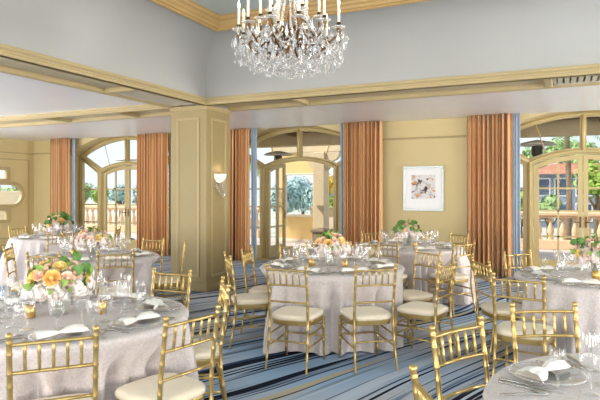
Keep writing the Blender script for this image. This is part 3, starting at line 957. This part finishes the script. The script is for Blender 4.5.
def napkin_mesh():
    m = MB(); nu, nv = 20, 10
    for side in (0, 1):
        rings = []
        for i in range(nu+1):
            u = -1 + 2*i/nu; au = abs(u)
            w = .014 + .05*min(1, au*1.35)**.8
            hgt = .010 + .022*sin(min(1, au*1.2)*pi/2)*(1 - .45*au**3)
            row = []
            for j in range(nv+1):
                v = -1 + 2*j/nv
                pl = .004*sin(v*9 + u*2)*min(1, au*2)
                z = (.006 + hgt*(1 - abs(v)**2.6) + pl*(1-abs(v)**4)) if side == 0 else .0035
                row.append((u*.13 + .008*v*v*(1 if u > 0 else -1)*au, w*v*(1.0 if u > 0 else .8), max(z-.0035, 0)))
            rings.append(row)
        m.loft(rings, False, False, False, True)
    return m.mesh('napkin', M['napkin'])
nap = napkin_mesh()
def cutlery(kind):
    m = MB()
    def ribbon(pts):  # (y, halfwidth, z, thickness)
        rings = []
        for (y, w, z, th) in pts:
            rings.append([(-w, y, z), (0, y, z-th*.3), (w, y, z), (w*.7, y, z+th), (-w*.7, y, z+th)])
        m.loft(rings, True, True, True, True)
    if kind == 'knife':
        ribbon([(-.11, .006, .002, .004), (-.10, .0085, .002, .005), (-.02, .006, .002, .005), (.0, .005, .002, .004), (.01, .009, .002, .002), (.08, .010, .002, .0015), (.115, .003, .002, .001)])
    elif kind == 'fork':
        ribbon([(-.10, .006, .002, .003), (-.09, .0095, .002, .003), (-.03, .004, .003, .003), (.02, .0035, .005, .003), (.035, .010, .004, .002), (.05, .012, .003, .002)])
        for x in (-.0095, -.0032, .0032, .0095): m.tube([(x, .05, .004), (x, .075, .004), (x, .098, .007)], [.0022, .002, .001], 5)
    else:
        ribbon([(-.10, .006, .002, .003), (-.09, .0095, .002, .003), (-.03, .004, .003, .003), (.03, .0035, .005, .003), (.045, .012, .0035, .002), (.065, .018, .0025, .0015), (.085, .014, .0035, .0015), (.096, .004, .005, .001)])
    return m.mesh(kind, M['silver'])
CUT = {k: cutlery(k) for k in ('knife', 'fork', 'spoon')}
PLACE = ['right', 'back right', 'back', 'back left', 'left', 'front left', 'front', 'front right']
def inframe(x, y, z, m=10):
    p = PROJ(x, y, z); return -m < p[0] < 600+m and p[1] < 400+m
sr = random.Random(21)
for key, (r, t_, off, nm) in TB.items():
    cx, cy = W(r, t_)
    far = t_ > 6.5
    for k in range(8):
        a = radians(45*k + off)
        # unit vectors in the (r,t) frame: outward and along the edge (diner's right hand)
        dx, dy = Dv(cos(a), sin(a)); inx, iny = -dx, -dy
        rx, ry = iny, -inx     # right of a diner looking at the centre
        rz = face(inx, iny)
        def at(rho, s): return (cx + dx*rho + rx*s, cy + dy*rho + ry*s)
        z0 = ZT + .0012
        pl = PLACE[k]
        def lab(s): return s + ', ' + pl + ' place of the ' + nm
        p = at(.575, 0)
        if inframe(*p, ZT):
            o = thing('charger_plate', lab('beaded clear glass plate'), 'plate', (*p, z0), rz, 'glass charger plates')
            link('plate', pl_disc, o)
            if not far: link('beaded_rim', pl_bead, o)
            o = link('napkin', nap, None, (*at(.575 + sr.uniform(-.01, .01), sr.uniform(-.01, .01)), z0+.0222), rz + sr.uniform(-.5, .5))
            tag(o, lab('folded white napkin'), 'napkin', 'white napkins')
        p = at(.37, .10)
        if inframe(*p, ZT):
            o = thing('wine_glass', lab('tall stemmed wine glass'), 'glass', (*p, z0), rz, 'wine glasses')
            b_ = link('bowl', wine_bowl, o); f_ = link('stem', wine_foot, o); b_.scale = f_.scale = (1.06, 1.06, 1.16)
        p = at(.36, -.035)
        if inframe(*p, ZT):
            o = thing('water_goblet', lab('wide stemmed water goblet'), 'glass', (*p, z0), rz, 'water goblets')
            link('bowl', gob_bowl, o); link('stem', gob_foot, o)
        p = at(.47, .165)
        if inframe(*p, ZT) and not far:
            o = thing('white_wine_glass', lab('smaller stemmed wine glass'), 'glass', (*p, z0), rz, 'small wine glasses')
            b_ = link('bowl', wine_bowl, o); f_ = link('stem', wine_foot, o); b_.scale = f_.scale = (.88, .88, .84)
        if not far:
            for kind, s in (('fork', -.182), ('knife', .178), ('spoon', .217)):
                p = at(.59, s)
                if inframe(*p, ZT):
                    o = link(kind, CUT[kind], None, (*p, z0), rz + sr.uniform(-.06, .06))
                    tag(o, lab('silver ' + kind), kind, 'silver ' + {'fork': 'forks', 'knife': 'knives', 'spoon': 'spoons'}[kind])

vot = MB(); vot.lathe([(.027, 0), (.031, .004), (.031, .082), (.028, .084), (.027, .012), (.001, .012)], n=20, smooth=True); vot = vot.mesh('votive_cup', M['votive'])
VOT = {'A': [(-.20, -.07, 'left of'), (.21, .05, 'right of')], 'B': [(-.22, -.05, 'left of'), (.12, -.2, 'just right of')], 'F': [(-.26, .0, 'left of'), (-.12, -.2, 'in front of')], 'E': [(.05, -.2, 'in front of')], 'D': [(-.15, -.16, 'left of')], 'G': [(.15, -.15, 'in front of')]}
for key, ls in VOT.items():
    r, t_, off, nm = TB[key]
    for (dr, dt, w) in ls:
        x, y = W(r+dr, t_+dt)
        o = link('votive_holder', vot, None, (x, y, ZT+.0012), 0)
        tag(o, 'gold votive cup ' + w + ' the bouquet on the ' + nm, 'candle holder', 'gold votive cups')

# ------------------------------------------------------------------ bouquets
def rose_mesh(mat, seed):
    r = random.Random(seed); m = MB()
    m.sphere((0, 0, .018), .014, 8, 6, sz=1.2)
    for layer, (n, rad, hgt, open_) in enumerate(((3, .017, .036, .0), (4, .024, .036, .25), (5, .031, .032, .6), (6, .037, .026, 1.0))):
        for k in range(n):
            a0 = 2*pi*k/n + layer*.7 + r.uniform(-.15, .15); span = 2*pi/n*.72
            rings = []
            for i in range(5):
                u = i/4; row = []
                for j in range(6):
                    v = -1 + 2*j/5
                    rr = rad*(.35 + .65*sin(u*pi*.5)) + open_*.010*u**3
                    a = a0 + v*span*.5*(.5 + .8*u - .35*u*u)*1.3
                    z = hgt*u*(1 - .12*v*v*u) - open_*.006*u**3
                    row.append((rr*cos(a), rr*sin(a), z))
                rings.append(row)
            m.loft(rings, False, False, False, True)
    return m.mesh('rose', mat)
ROSE = {k: rose_mesh(M['rose_'+k], i) for i, k in enumerate(('peach', 'yellow', 'orange', 'blush'))}
def hyd_mesh():
    m = MB(); r = random.Random(3)
    m.sphere((0, 0, .035), .042, 8, 6)
    for k in range(85):
        z = r.uniform(-.75, 1); a = r.uniform(0, 2*pi); q = sqrt(1-z*z)
        n_ = Vector((q*cos(a), q*sin(a), z)); c = Vector((0, 0, .04)) + n_*.052*r.uniform(.9, 1.08)
        u = n_.orthogonal().normalized(); u.rotate(Matrix.Rotation(r.uniform(0, 6), 3, n_)); v = n_.cross(u)
        for d in (u, v, -u, -v):
            e = n_.cross(d); s = .013
            m.add([c, c + d*s*.6 + e*s*.55 + n_*.003, c + d*s*1.15 + n_*.004, c + d*s*.6 - e*s*.55 + n_*.003], [(0, 1, 2, 3)], True)
    return m.mesh('hydrangea', M['hydrangea'])
HYD = hyd_mesh()
def leaf_mesh(L_, w, mat):
    m = MB(); rings = []
    for i in range(8):
        u = i/7; hw = w*sin(pi*min(.98, u*.93+.05))**.8
        rings.append([(-hw, L_*u, .02*sin(u*2.4)-.012*u*u + hw*.3), (0, L_*u, .02*sin(u*2.4)-.012*u*u), (hw, L_*u, .02*sin(u*2.4)-.012*u*u + hw*.3)])
    m.loft(rings, False, False, False, True); return m.mesh('leaf', mat)
LEAF = [leaf_mesh(.085, .027, M['leaf']), leaf_mesh(.085, .033, M['leaf_dark']), leaf_mesh(.10, .022, M['leaf'])]
m = MB(); m.lathe([(.001, .004), (.055, .004), (.058, .01), (.066, .06), (.072, .12), (.075, .135), (.071, .135), (.066, .1), (.055, .014), (.001, .012)], n=24, smooth=False, flute=12, famp=.02)
VASE = m.mesh('vase', M['vase'])
m = MB()
for k in range(12):
    a = 2*pi*k/12; m.tube([(.035*cos(a), .035*sin(a), .016), (-.03*cos(a+.5), -.03*sin(a+.5), .19)], .003, 5)
STEMS = m.mesh('stems', M['stem'])
def bouquet(key, seed, scale, label, dr=0, dt=0, leafy=0):
    r, t_, off, nm = TB[key]
    x, y = W(r+dr, t_+dt)
    t = thing('flower_arrangement', label, 'flowers', (x, y, ZT+.0012), 0, 'bouquets in cut glass vases')
    rg = random.Random(seed)
    link('vase', VASE, t)
    link('stems', STEMS, t)
    c0 = Vector((0, 0, .19))
    def put(nm_, me, az, el, rad, sc, lab=None, roll=0):
        d = Vector((cos(az)*cos(el), sin(az)*cos(el), sin(el)))
        p = c0 + Vector((d.x*rad*1.22, d.y*rad*1.22, d.z*rad))*scale
        o = link(nm_, me, t, p)
        if nm_ == 'leaf':
            tg = d.cross(Vector((0, 0, 1))).normalized()*rg.choice((-1, 1))
            e_ = (d + tg*rg.uniform(.5, 1.1) + Vector((0, 0, .15))).normalized()
            q = Matrix((e_.cross(d).normalized(), e_, e_.cross(d).normalized().cross(e_))).transposed().to_quaternion()
        else: q = d.to_track_quat('Z', 'Y')
        o.rotation_mode = 'QUATERNION'; o.rotation_quaternion = q; o.scale = (sc, sc, sc)
        if lab: o['label'] = lab
    for k in range(8): put('hydrangea', HYD, 2*pi*k/8 + rg.uniform(-.1, .1), rg.uniform(-.3, .05), .08, rg.uniform(.95, 1.15)*scale)
    for k in range(3): put('hydrangea', HYD, 2*pi*k/3 + 1, .5, .05, 1.1*scale)
    kinds = ['peach', 'yellow', 'peach', 'orange', 'blush', 'yellow', 'peach', 'blush']
    for k in range(13):
        kd = kinds[(k*3+seed) % 8]; nm2 = {'peach': 'peach pink rose', 'yellow': 'yellow rose', 'orange': 'orange yellow rose', 'blush': 'pale blush rose'}[kd]
        put('rose', ROSE[kd], 2*pi*k/13 + rg.uniform(-.12, .12), rg.uniform(.12, .7), .128, rg.uniform(.88, 1.1)*scale, nm2)
    for k in range(6):
        kd = kinds[(k*5+seed+2) % 8]; nm2 = {'peach': 'peach pink rose', 'yellow': 'yellow rose', 'orange': 'orange yellow rose', 'blush': 'pale blush rose'}[kd]
        put('rose', ROSE[kd], 2*pi*k/6 + .4, rg.uniform(.8, 1.25), .128, rg.uniform(.8, 1.0)*scale, nm2)
    for k in range(20):
        put('leaf', LEAF[k % 3], rg.uniform(0, 6.28), rg.uniform(.2, 1.3), rg.uniform(.10, .13), rg.uniform(.7, 1.0)*scale)
    for k in range(leafy): put('leaf', LEAF[1], rg.uniform(0, 6.28), rg.uniform(.2, 1.3), rg.uniform(.12, .15), rg.uniform(.8, 1.1)*scale)
    for k in range(10):
        put('leaf', LEAF[k % 3], rg.uniform(0, 6.28), rg.uniform(-.1, .3), rg.uniform(.11, .13), rg.uniform(.7, .95)*scale)
bouquet('A', 2, 1.08, 'large peach and yellow rose bouquet on the front left table', -.06, .03, 4)
bouquet('B', 5, 1.05, 'peach and green rose bouquet on the centre table before the open doors')
bouquet('D', 9, 1.05, 'bouquet cut by the right picture edge on the right hand table', -.02, .1, 14)
bouquet('E', 12, 1.0, 'leafy bouquet on the table below the framed picture', 0, .05, 22)
bouquet('F', 17, 1.05, 'orange and peach bouquet on the table left of the panelled column', -.02, 0)
bouquet('G', 23, 1.2, 'smallest looking leafy bouquet on the far left table', 0, 0, 20)

# ------------------------------------------------------------------ outside
struct('floor_terrace', MB().box(-30, 14, 11.5, 17.2, -.1, -.012), M['stone'])
struct('ground', MB().box(-120, 90, 17.2, 160, -.6, -.4).box(-120, XL-.3, -60, 17.2, -.6, -.4), M['grass'])
def balustrade(x0, x1, label):
    t = thing('balustrade', label, 'balustrade', ((x0+x1)/2, 16.6, -.012))
    hx = (x1-x0)/2
    link('top_rail', MB().bbox(-hx, hx, -.14, .14, .90, 1.02, .03).bbox(-hx, hx, -.11, .11, .86, .90, .01).mesh('balustrade_rail', M['baluster']), t)
    link('plinth', MB().bbox(-hx, hx, -.14, .14, 0, .26, .015).mesh('balustrade_plinth', M['baluster']), t)
    n = int((x1-x0)/.30)
    bm_ = MB(); bm_.lathe([(.075, .26), (.075, .30), (.045, .33), (.05, .36), (.085, .45), (.088, .52), (.06, .62), (.042, .70), (.04, .76), (.06, .79), (.05, .81), (.07, .83), (.07, .86)], n=10)
    me = bm_.mesh('baluster', M['baluster'])
    for k in range(n):
        x = -hx + (k+.5)*2*hx/n
        if abs(((x + hx) % 3.0) - 1.5) < .15 and False: continue
        link('baluster', me, t, (x, 0, 0))
balustrade(-20.5, -9.3, 'cast stone balustrade outside the far left arched window')
balustrade(-1.6, 4.4, 'cast stone balustrade outside the right arched window')

# sunlit garden pavilion wall facing the open doors
t = thing('garden_wall', 'sunny yellow stucco wall with a window opening beyond the open doors', 'wall', (0, 15.6, -.012))
xa, xb = XAT(283, 15.6), XAT(313.5, 15.6)
x_l, x_r = -8.15, XAT(326, 15.6)
def zy(py, y, px=300):
    r = (px-300)/FPX; tt = y/(FW[1]+RT[1]*r); return H - (py-HOR)*tt/FPX
zo0, zo1 = zy(215, 15.6)+.012, zy(175, 15.6)+.012
me = flat([rect(x_l, x_r, .0, 2.76), rect(xa+.012, xb+.038, zo0-.03, zo1+.03)], .25, 'garden_wall', M['yellow_stucco'], lambda u, v, w: (u, w+.125, v))
link('wall_panel', me, t)
m = MB()
m.bbox(xa-.0, xa+.05, -.03, .2, zo0, zo1, .01); m.bbox(xb-.01, xb+.05, -.03, .2, zo0, zo1, .01); m.bbox(xa, xb+.05, -.04, .26, zo0-.06, zo0+.012, .01); m.bbox(xa, xb+.05, -.03, .2, zo1, zo1+.05, .01)
link('opening_trim', m.mesh('opening_trim', M['white_stucco']), t)
link('pane', MB().box(xa+.05, xb-.01, .1, .106, zo0, zo1).mesh('garden_pane', M['pane']), t)
link('eaves_beam', MB().bbox(x_l-.2, x_r+.5, -.06, 1.6, 2.76, 3.5, .03).mesh('eaves_beam', M['beige']), t)
link('base_course', MB().bbox(x_l, x_r, -.03, .02, 0, .09, .01).mesh('base_course', M['white_stucco']), t)
xp0, xp1 = XAT(314, 15.2), XAT(325, 15.2)
t = thing('garden_pillar', 'beige stucco pillar with scrolled bracket beyond the open doors', 'pillar', ((xp0+xp1)/2, 15.3, -.012))
hw = (xp1-xp0)/2
link('shaft', MB().bbox(-hw, hw, -hw, hw, 0, 2.75, .02).mesh('pillar_shaft', M['beige']), t)
link('pillar_base', MB().bbox(-hw-.05, hw+.05, -hw-.05, hw+.05, 0, .16, .02).mesh('pillar_base', M['beige']), t)
m = MB()
br = [(hw, 2.2), (hw+.08, 2.24), (hw+.16, 2.36), (hw+.19, 2.46), (hw+.34, 2.52), (hw+.42, 2.62), (hw+.44, 2.75), (hw, 2.75)]
for s in (-1, 1):
    pm = flat([[(s*x, z) for x, z in br]], .2, 'pillar_bracket', M['beige'], lambda u, v, w: (u, w, v))
    link('bracket', pm, t)
# low white wall and flowering plants right of the pillar
t2 = thing('garden_low_wall', 'low white garden wall right of the beige pillar outside', 'wall', (XAT(340, 16.4), 16.4, -.012))
link('wall_panel', MB().bbox(-1.0, 1.6, -.1, .1, 0, 1.02, .02).mesh('low_wall', M['white_stucco']), t2)
link('coping', MB().bbox(-1.04, 1.64, -.14, .14, 1.02, 1.08, .02).mesh('low_wall_coping', M['white_stucco']), t2)
# stone planter box near the pillar
px_ = XAT(322.5, 14.6)
t = thing('stone_planter', 'squat grey brown stone planter at the foot of the pillar outside', 'planter', (px_, 14.55, -.012))
m = MB()
for (z0, z1, hw_) in ((0, .06, .24), (.06, .42, .21), (.42, .50, .25)): m.bbox(-hw_, hw_, -hw_, hw_, z0, z1, .015)
link('box', m.mesh('planter_box', M['planter']), t)
m = MB(); m.sphere((0, 0, .48), .17, 10, 6, sz=.35); link('soil', m.mesh('planter_soil', M['bark']), t)

def leafball(rg, mb, c, R, n, s, flat_=1.0):
    for _ in range(n):
        z = rg.uniform(-1, 1); a = rg.uniform(0, 2*pi); q = sqrt(1-z*z); k = rg.uniform(.55, 1.05)
        p = Vector(c) + Vector((q*cos(a), q*sin(a), z*flat_))*R*k
        nrm = Vector((q*cos(a)+rg.uniform(-.5, .5), q*sin(a)+rg.uniform(-.5, .5), z+rg.uniform(-.2, .8))).normalized()
        u = nrm.orthogonal().normalized(); u.rotate(Matrix.Rotation(rg.uniform(0, 6), 3, nrm)); v = nrm.cross(u)
        l = s*rg.uniform(.7, 1.3)
        mb.add([p-u*l, p+v*l*.45, p+u*l, p-v*l*.45], [(0, 1, 2, 3)], False)
def tree(name, x, y, h, R, seed, mat, label, cat='tree', z0=-.4, flat_=.85, s=.14, n=900, group=None):
    rg = random.Random(seed)
    t = thing(name, label, cat, (x, y, z0), 0, group)
    m = MB(); m.tube([(0, 0, 0), (.05*rg.uniform(-1, 1), 0, h*.4), (.1*rg.uniform(-1, 1), .05, h*.75)], [.05+.02*h, .04+.014*h, .03], 8)
    for k in range(5):
        a = 2*pi*k/5; m.tube([(0, 0, h*.4), (R*.5*cos(a), R*.5*sin(a), h*.4+R*.7)], [.03+.008*h, .015], 6)
    link('trunk', m.mesh('trunk', M['bark']), t)
    m = MB()
    for k in range(7):
        c = (rg.uniform(-.32, .32)*R, rg.uniform(-.32, .32)*R, h - R*flat_ + rg.uniform(-.35, .3)*R)
        leafball(rg, m, c, R*rg.uniform(.45, .66), n//7, s, flat_)
    link('foliage', m.mesh('foliage', M[mat]), t)
    return t
def gx(px, y): return XAT(px, y)
# beyond the far left window
TREEL = [(62, 26, 2.45, .8, 'tree_light'), (82, 25, 2.6, .85, 'tree'), (101, 26.5, 2.4, .85, 'tree_light'), (121, 25, 2.6, .85, 'tree_haze'), (141, 26.5, 2.5, .85, 'tree_haze')]
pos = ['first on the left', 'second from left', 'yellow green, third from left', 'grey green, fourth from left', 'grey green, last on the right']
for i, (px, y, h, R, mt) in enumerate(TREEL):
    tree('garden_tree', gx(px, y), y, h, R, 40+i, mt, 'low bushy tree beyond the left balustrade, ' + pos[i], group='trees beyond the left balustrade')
# outside the lobed window: hedge
for i, (x, y) in enumerate(((-16.1, 11.5), (-16.2, 12.5), (-16.1, 13.5))):
    tree('hedge_shrub', x, y, 2.3, .55, 60+i, 'tree_light', 'green shrub seen through the lobed window, ' + ['left', 'middle', 'right'][i], 'shrub', s=.09, n=700)
t = thing('hedge_wall', 'low white wall under the shrubs outside the lobed window', 'wall', (-15.0, 10.6, -.4))
link('wall_panel', MB().bbox(-.1, .1, -3.2, 3.2, 0, 1.98, .02).mesh('hedge_wall', M['white_stucco']), t)
# beyond the pavilion opening and the low wall
for i, (px, y, h, R, mt) in enumerate(((285, 24.0, 2.5, 1.0, 'tree_haze'), (303, 28.5, 2.9, 1.3, 'tree_haze'), (319, 24.0, 2.6, 1.0, 'tree_haze'))):
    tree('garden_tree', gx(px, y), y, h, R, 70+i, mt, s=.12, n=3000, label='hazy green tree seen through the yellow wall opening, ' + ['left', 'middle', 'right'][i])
tree('garden_shrub', gx(331, 17.6), 17.6, 1.95, .65, 80, 'tree_light', 'bright green shrub behind the low white garden wall', 'shrub', s=.09, n=700)
tree('flowering_shrub', gx(329, 19.2), 19.2, 2.75, .6, 81, 'flower_yellow', 'yellow flowering shrub above the low white garden wall', 'shrub', s=.08, n=700)
# shrubs and trees beyond the right balustrade
for i, (px, y, h, R, mt) in enumerate(((521, 19, 2.1, .55, 'tree_light'), (550, 20, 1.9, .5, 'tree'), (597, 22, 3.2, .9, 'tree_light'))):
    tree('garden_shrub', gx(px, y), y, h, R, 90+i, mt, 'leafy shrub beyond the right balustrade, ' + ['left of the door frame', 'left of the palm trunk', 'at the picture edge'][i], 'shrub', s=.1, n=800)
for i, (px, y, h, R) in enumerate(((535, 40, 5.2, 1.3), (562, 45, 6.2, 1.7), (585, 40, 5.4, 1.3), (615, 46, 6.0, 1.7))):
    tree('garden_tree', gx(px, y), y, h, R, 100+i, 'tree', 'green tree top above the blue house, ' + ['first from left', 'second from left', 'third from left', 'fourth from left'][i], s=.2)
# blue grey house
hx0, hx1 = gx(532, 33), gx(640, 33)
t = thing('house', 'blue grey house with white windows and clay roof beyond the right balustrade', 'house', ((hx0+hx1)/2, 35, -.4))
hh = (hx1-hx0)/2
link('wall', MB().box(-hh, hh, -2, 2, 0, 3.0).mesh('house_wall', M['house']), t)
m = MB(); m.add([(-hh-.4, -2.5, 2.9), (hh+.4, -2.5, 2.9), (hh+.4, 2.5, 2.9), (-hh-.4, 2.5, 2.9), (-hh+1, 0, 3.55), (hh-1, 0, 3.55)], [(0, 1, 5, 4), (1, 2, 5), (2, 3, 4, 5), (3, 0, 4), (3, 2, 1, 0)])
link('roof', m.mesh('house_roof', M['roof']), t)
for k in range(5):
    for z in (.35, 1.7):
        x = -hh + (k+.5)*2*hh/5
        w = link('window', pframe(.42, .5, .07, -.04, .02, MB()).mesh('house_window_frame', M['house_white']), t, (x, -2.0, z+.5))
        link('pane', MB().box(-.36, .36, -.015, .01, -.44, .44).mesh('house_pane', M['house_glass']), w)
# palm
def palm(x, y, h, label, seed, z0=-.4, n=18, fl=1.5, tr=.13):
    rg = random.Random(seed)
    t = thing('palm_tree', label, 'tree', (x, y, z0))
    m = MB(); P = []; R_ = []
    k = 0; z = 0
    while z < h:
        P.append((.04*sin(z), 0, z)); R_.append(tr*(1.0 if k % 2 else .86)*(1-.25*z/h)); z += .09; k += 1
    m.tube(P, R_, 9); link('trunk', m.mesh('palm_trunk', M['bark']), t)
    for f in range(n):
        a = 2*pi*f/n + rg.uniform(-.2, .2); up = rg.uniform(-.1, 1.0)
        m = MB(); pts = []
        for i in range(10):
            u = i/9; pts.append(Vector((cos(a)*fl*u*cos(up*.6), sin(a)*fl*u*cos(up*.6), h + fl*(up*u - .95*u*u)*.8)))
        m.tube(pts, [.012*(1-.7*i/9) for i in range(10)], 5)
        side = Vector((-sin(a), cos(a), 0))
        for i in range(1, 10):
            for q in (0, .5):
                if i == 9 and q: continue
                p = pts[i] if not q else pts[i].lerp(pts[min(i+1, 9)], .5)
                d = (pts[min(i+1, 9)] - pts[i-1]).normalized()
                ll = fl*.34*sin(pi*(.15+.8*i/10))
                for s in (-1, 1):
                    tip = p + side*s*ll*.85 + d*ll*.5 - Vector((0, 0, ll*.3))
                    m.add([p-d*.015, p+d*.015, tip], [(0, 1, 2)], False)
        link('frond', m.mesh('palm_frond', M['tree']), t)
palm(gx(568, 24), 24, 4.6, 'palm with ringed trunk in front of the blue house', 4)
palm(-8.8, 14.68, 2.4, 'young palm beside the sunny yellow wall outside', 8, -.012, 20, .78, .06)

# timber boarded loggia roof outside the middle and right windows
pg = thing('loggia_roof', 'boarded timber roof with pale beam over the terrace outside the windows', 'roof', (-.5, 12.6, 0))
link('fascia_beam', MB().bbox(-7.9, 7.5, .78, 1.05, 2.78, 3.14, .02).mesh('loggia_beam', M['beige']), pg)
link('ledger', MB().bbox(-7.9, 7.5, -1.03, -.93, 2.98, 3.14, .01).mesh('loggia_ledger', M['beige']), pg)
m = MB()
for k in range(22): m.bbox(-7.9 + k*.7, -7.9 + k*.7 + .692, -1.03, 1.4, 3.14, 3.2, .006)
link('roof_boards', m.mesh('roof_boards', M['wood']), pg)
for k in range(11):
    x = -7.4 + k*1.45
    link('rafter', MB().bbox(x-.05, x+.05, -.93, .78, 3.03, 3.14, .01).mesh('loggia_rafter', M['wood']), pg)
for x in (-7.6, 7.3, 2.2):
    link('post', MB().bbox(x-.1, x+.1, .8, 1.03, -.012, 2.79, .02).mesh('loggia_post', M['beige']), pg)
# patio heaters
def heater(px, y, label):
    t = thing('patio_heater', label, 'heater', (gx(px, y), y, -.012), 0, 'mushroom patio heaters')
    m = MB(); m.lathe([(.22, 0), (.23, .02), (.2, .1), (.06, .14), (.05, .16)], n=18, cap0=True, cap1=True); link('base', m.mesh('heater_base', M['heater_dark']), t)
    link('pole', MB().tube([(0, 0, .12), (0, 0, 2.3)], .03, 10).mesh('heater_pole', M['heater']), t)
    m = MB(); m.lathe([(.06, 2.28), (.10, 2.32), (.11, 2.36), (.11, 2.48), (.09, 2.52)], n=14, cap0=True, cap1=True); link('burner', m.mesh('heater_burner', M['heater_dark']), t)
    m = MB(); m.lathe([(.38, 2.53), (.385, 2.54), (.30, 2.585), (.15, 2.62), (.03, 2.64)], n=24, cap1=True); link('reflector', m.mesh('heater_cap', M['heater']), t)
heater(128, 13.3, 'steel mushroom patio heater outside the far left window')
heater(278, 12.95, 'steel mushroom patio heater outside the open doors')
heater(537, 12.5, 'steel mushroom patio heater outside the right window')

# ------------------------------------------------------------------ light
w = bpy.data.worlds.new('World'); SC.world = w; w.use_nodes = True
nt = w.node_tree; bg = nt.nodes['Background']
sky = nt.nodes.new('ShaderNodeTexSky'); sky.sky_type = 'NISHITA'; sky.sun_disc = False
sky.sun_elevation = radians(48); sky.sun_rotation = radians(215); sky.air_density = 1.0; sky.dust_density = 1.0; sky.ozone_density = 1.0
hz = nt.nodes.new('ShaderNodeMix'); hz.data_type = 'RGBA'; hz.inputs['Factor'].default_value = .75
sc_ = nt.nodes.new('ShaderNodeVectorMath'); sc_.operation = 'SCALE'; sc_.inputs['Scale'].default_value = .16
nt.links.new(sky.outputs[0], sc_.inputs[0]); nt.links.new(sc_.outputs[0], hz.inputs['A']); hz.inputs['B'].default_value = (.62, .68, .76, 1)
nt.links.new(hz.outputs['Result'], bg.inputs['Color']); bg.inputs['Strength'].default_value = 1.0
def lamp(kind, name, loc, energy, color=(1, 1, 1), **kw):
    d = bpy.data.lights.new(name, kind); d.energy = energy; d.color = color
    for k, v in kw.items(): setattr(d, k, v)
    o = bpy.data.objects.new(name, d); COL.objects.link(o); o.location = loc
    return o
sun = lamp('SUN', 'sun', (0, 0, 20), 3.2, (1, .95, .86), angle=radians(.6))
sd = Vector((.85, .52, -.95)).normalized()
sun.rotation_euler = sd.to_track_quat('-Z', 'Y').to_euler()
# fill lamps added behind the unseen openings of the rear, right and left walls
FILL_COL = (1.0, .985, .965)
for (x0, x1) in ((-12.4, -9.4), (-7.6, -4.6), (-2.2, .8), (3.0, 6.0)):
    o = lamp('AREA', 'rear_fill', ((x0+x1)/2, YB-.22, 1.5), 190, FILL_COL, shape='RECTANGLE', size=3.0, size_y=2.2)  # added fill from behind the camera
    o.rotation_euler = (radians(90), 0, 0)
for (y0, y1, e) in ((8.0, 10.2, 400), (1.0, 4.0, 200), (-3.6, -.6, 150)):
    o = lamp('AREA', 'side_fill', (XR+.22, (y0+y1)/2, 1.55), e, FILL_COL, shape='RECTANGLE', size=y1-y0, size_y=2.1)
    o.rotation_euler = (radians(112), 0, radians(90))  # added fill, tilted up to brighten the low ceiling
for (y0, y1, e) in ((.4, 3.4, 150), (4.2, 6.9, 150)):
    o = lamp('AREA', 'left_fill', (XL-.22, (y0+y1)/2, 1.4), e, FILL_COL, shape='RECTANGLE', size=y1-y0, size_y=2.1)
    o.rotation_euler = (radians(105), 0, radians(-90))  # added fill for the left ceiling, also tilted up
# chandelier and sconce lamps
for k in range(6):
    a = 2*pi*k/6 + .36
    lamp('POINT', 'chandelier_lamp', (cxy[0]+.4*cos(a+.25), cxy[1]+.4*sin(a+.25), 3.45), 1.3, (1, .82, .58), shadow_soft_size=.06)
lamp('POINT', 'sconce_lamp', (-4.90, 7.50, 1.93), .25, (1, .8, .55), shadow_soft_size=.04)

# ------------------------------------------------------------------ camera and view
cam = bpy.data.cameras.new('camera'); co = bpy.data.objects.new('camera', cam); COL.objects.link(co)
co.location = (0, 0, H); co.rotation_euler = (radians(90), 0, atan2(.4258, .9048))
cam.sensor_width = 36; cam.lens = FPX/600*36; cam.shift_y = -(200-HOR)/600; cam.clip_start = .05; cam.clip_end = 400
SC.camera = co
vs = SC.view_settings
vs.view_transform = 'Standard'; vs.look = 'None'; vs.gamma = 1; vs.use_curve_mapping = False; vs.exposure = 0.68
cy = SC.cycles
cy.max_bounces = 10; cy.diffuse_bounces = 5; cy.glossy_bounces = 4; cy.transparent_max_bounces = 40; cy.transmission_bounces = 6
cy.caustics_reflective = False; cy.caustics_refractive = False; cy.sample_clamp_indirect = 6
cy.use_denoising = True
